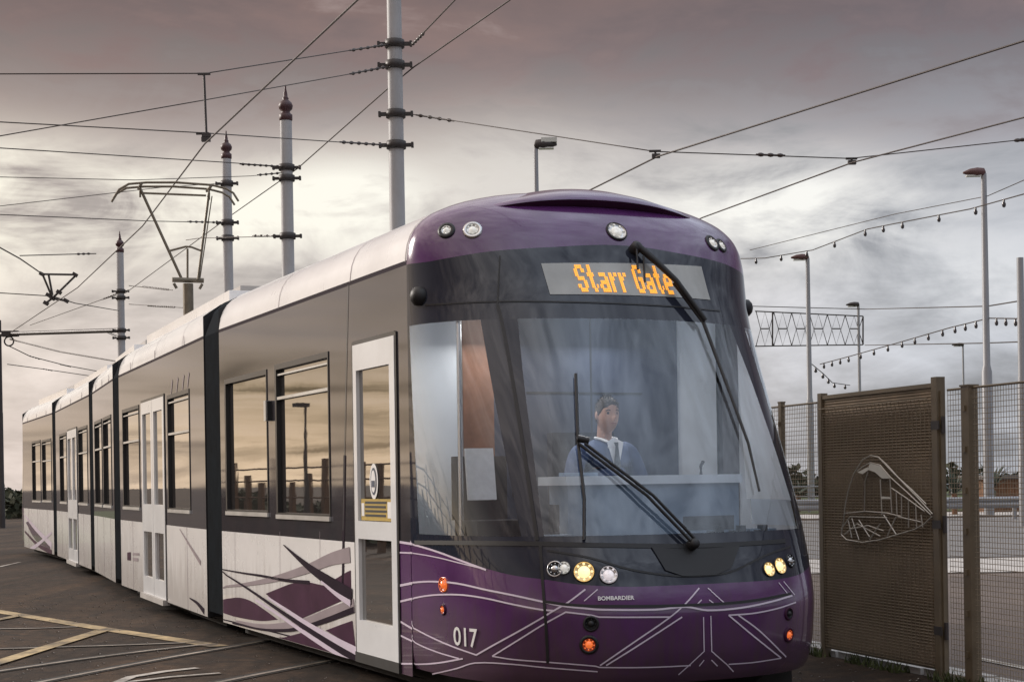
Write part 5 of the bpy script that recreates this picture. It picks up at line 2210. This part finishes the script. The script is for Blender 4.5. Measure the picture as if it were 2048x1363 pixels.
# ------------------------------------------------------------------ what the tram's side mirrors: fence and hedge out to the left
LB = [Vector((-9.0, 6.0, 0)), Vector((-24.0, 47.0, 0))]
ld = (LB[1] - LB[0])
LL = ld.length
ld.normalize()
root = empty('rail_fence', Matrix.Translation(LB[0]), 'brown timber post and rail fence reflected in the tram windows', 'fence')
mb = MB()
for zz in (.75, 1.15, 1.55, 1.85):
    mb.tube([Vector((0, 0, zz)), ld * LL + Vector((0, 0, zz))], .022, 6)
mb.build('rails', m_timber, root)
for i in range(44):
    mb = MB()
    p = ld * (LL * i / 43)
    hh = 1.75 + .35 * math.sin(i * 2.3)
    mb.box((p.x - .065, p.y - .065, 0), (p.x + .065, p.y + .065, hh))
    mb.build('timber_post', m_timber, root)
bush_row('reflected_hedge', [tuple(LB[0] + Vector((-2.2, 0, 0))), tuple(LB[1] + Vector((-2.2, 0, 0)))], 1.15, .8, 9000, .20, None, None, m_hedge, 9, 'stuff')
def mirrored(px, py, dist):
    u, z = side(0, px, py)
    P = FR[0] @ Vector((u, -HW, z))
    n = (FR[0].to_3x3() @ Vector((0, -1, 0))).normalized()
    d = dirp(px, py)
    d = (d - n * 2 * d.dot(n)).normalized()
    return P + d * (dist / math.hypot(d.x, d.y))


b = mirrored(606, 990, 13.0)
lamp_top = mirrored(622, 812, 13.0).z
b.z = 0
root = empty('street_lamp', Matrix.Translation(b), 'street lamp left of the tram mirrored in its front side window', 'street lamp')
mb = MB()
mb.lathe((0, 0, 0), [(.055, 0), (.055, 1.0), (.04, 1.1), (.028, lamp_top)], 12)
mb.build('post', m_bracket, root)
mb = MB()
mb.box((-.05, -.06, lamp_top), (.22, .06, lamp_top + .06))
mb.build('lamp_head', m_bracket, root)

# weeds along the foot of the fence
rd = random.Random(21)
mb = MB()
for i in range(900):
    D_ = rd.uniform(9.6, 14.5)
    cl_ = math.sin(D_ * 5.3) + math.sin(D_ * 11.7 + 1)
    if cl_ < -.2:
        continue
    p = FA(D_) + fnor * rd.uniform(-.02, .10) + Vector((0, 0, 0))
    h_ = rd.uniform(.03, .11)
    l_ = Vector((rd.uniform(-.05, .05), rd.uniform(-.05, .05), h_))
    w_ = Vector((rd.uniform(-1, 1), rd.uniform(-1, 1), 0)).normalized() * .008
    mb.face([p - w_, p + w_, p + l_])
tag(mb.build('weeds', m_grass), kind='stuff')
# grit and small stones on the track bed
mb = MB()
for i in range(1500):
    X_, D_ = rd.uniform(-7, 3), rd.uniform(10.8, 22)
    r_ = rd.uniform(.006, .018)
    c_ = Vector((X_, D_, r_ * .4))
    mb.face([c_ + Vector((r_, 0, 0)), c_ + Vector((0, r_, r_ * .3)), c_ + Vector((-r_, 0, 0)), c_ + Vector((0, -r_, r_ * .5))])
tag(mb.build('grit', m_pale), kind='stuff')

# promenade railing beyond the road
a, b = Vector((1.5, 63.5, 0)), Vector((36, 67.5, 0))
d = b - a
L = d.length
d.normalize()
root = empty('promenade_railing', Matrix.Translation(a), 'long grey promenade railing far beyond the road', 'railing')
mb = MB()
for zz in (.25, .65, 1.05):
    mb.tube([Vector((0, 0, zz)), d * L + Vector((0, 0, zz))], .03, 6)
mb.build('rails', m_barrier, root)
for i in range(24):
    mb = MB()
    p = d * (L * i / 23)
    mb.box((p.x - .05, p.y - .05, 0), (p.x + .05, p.y + .05, 1.12))
    mb.build('railing_post', m_barrier, root)
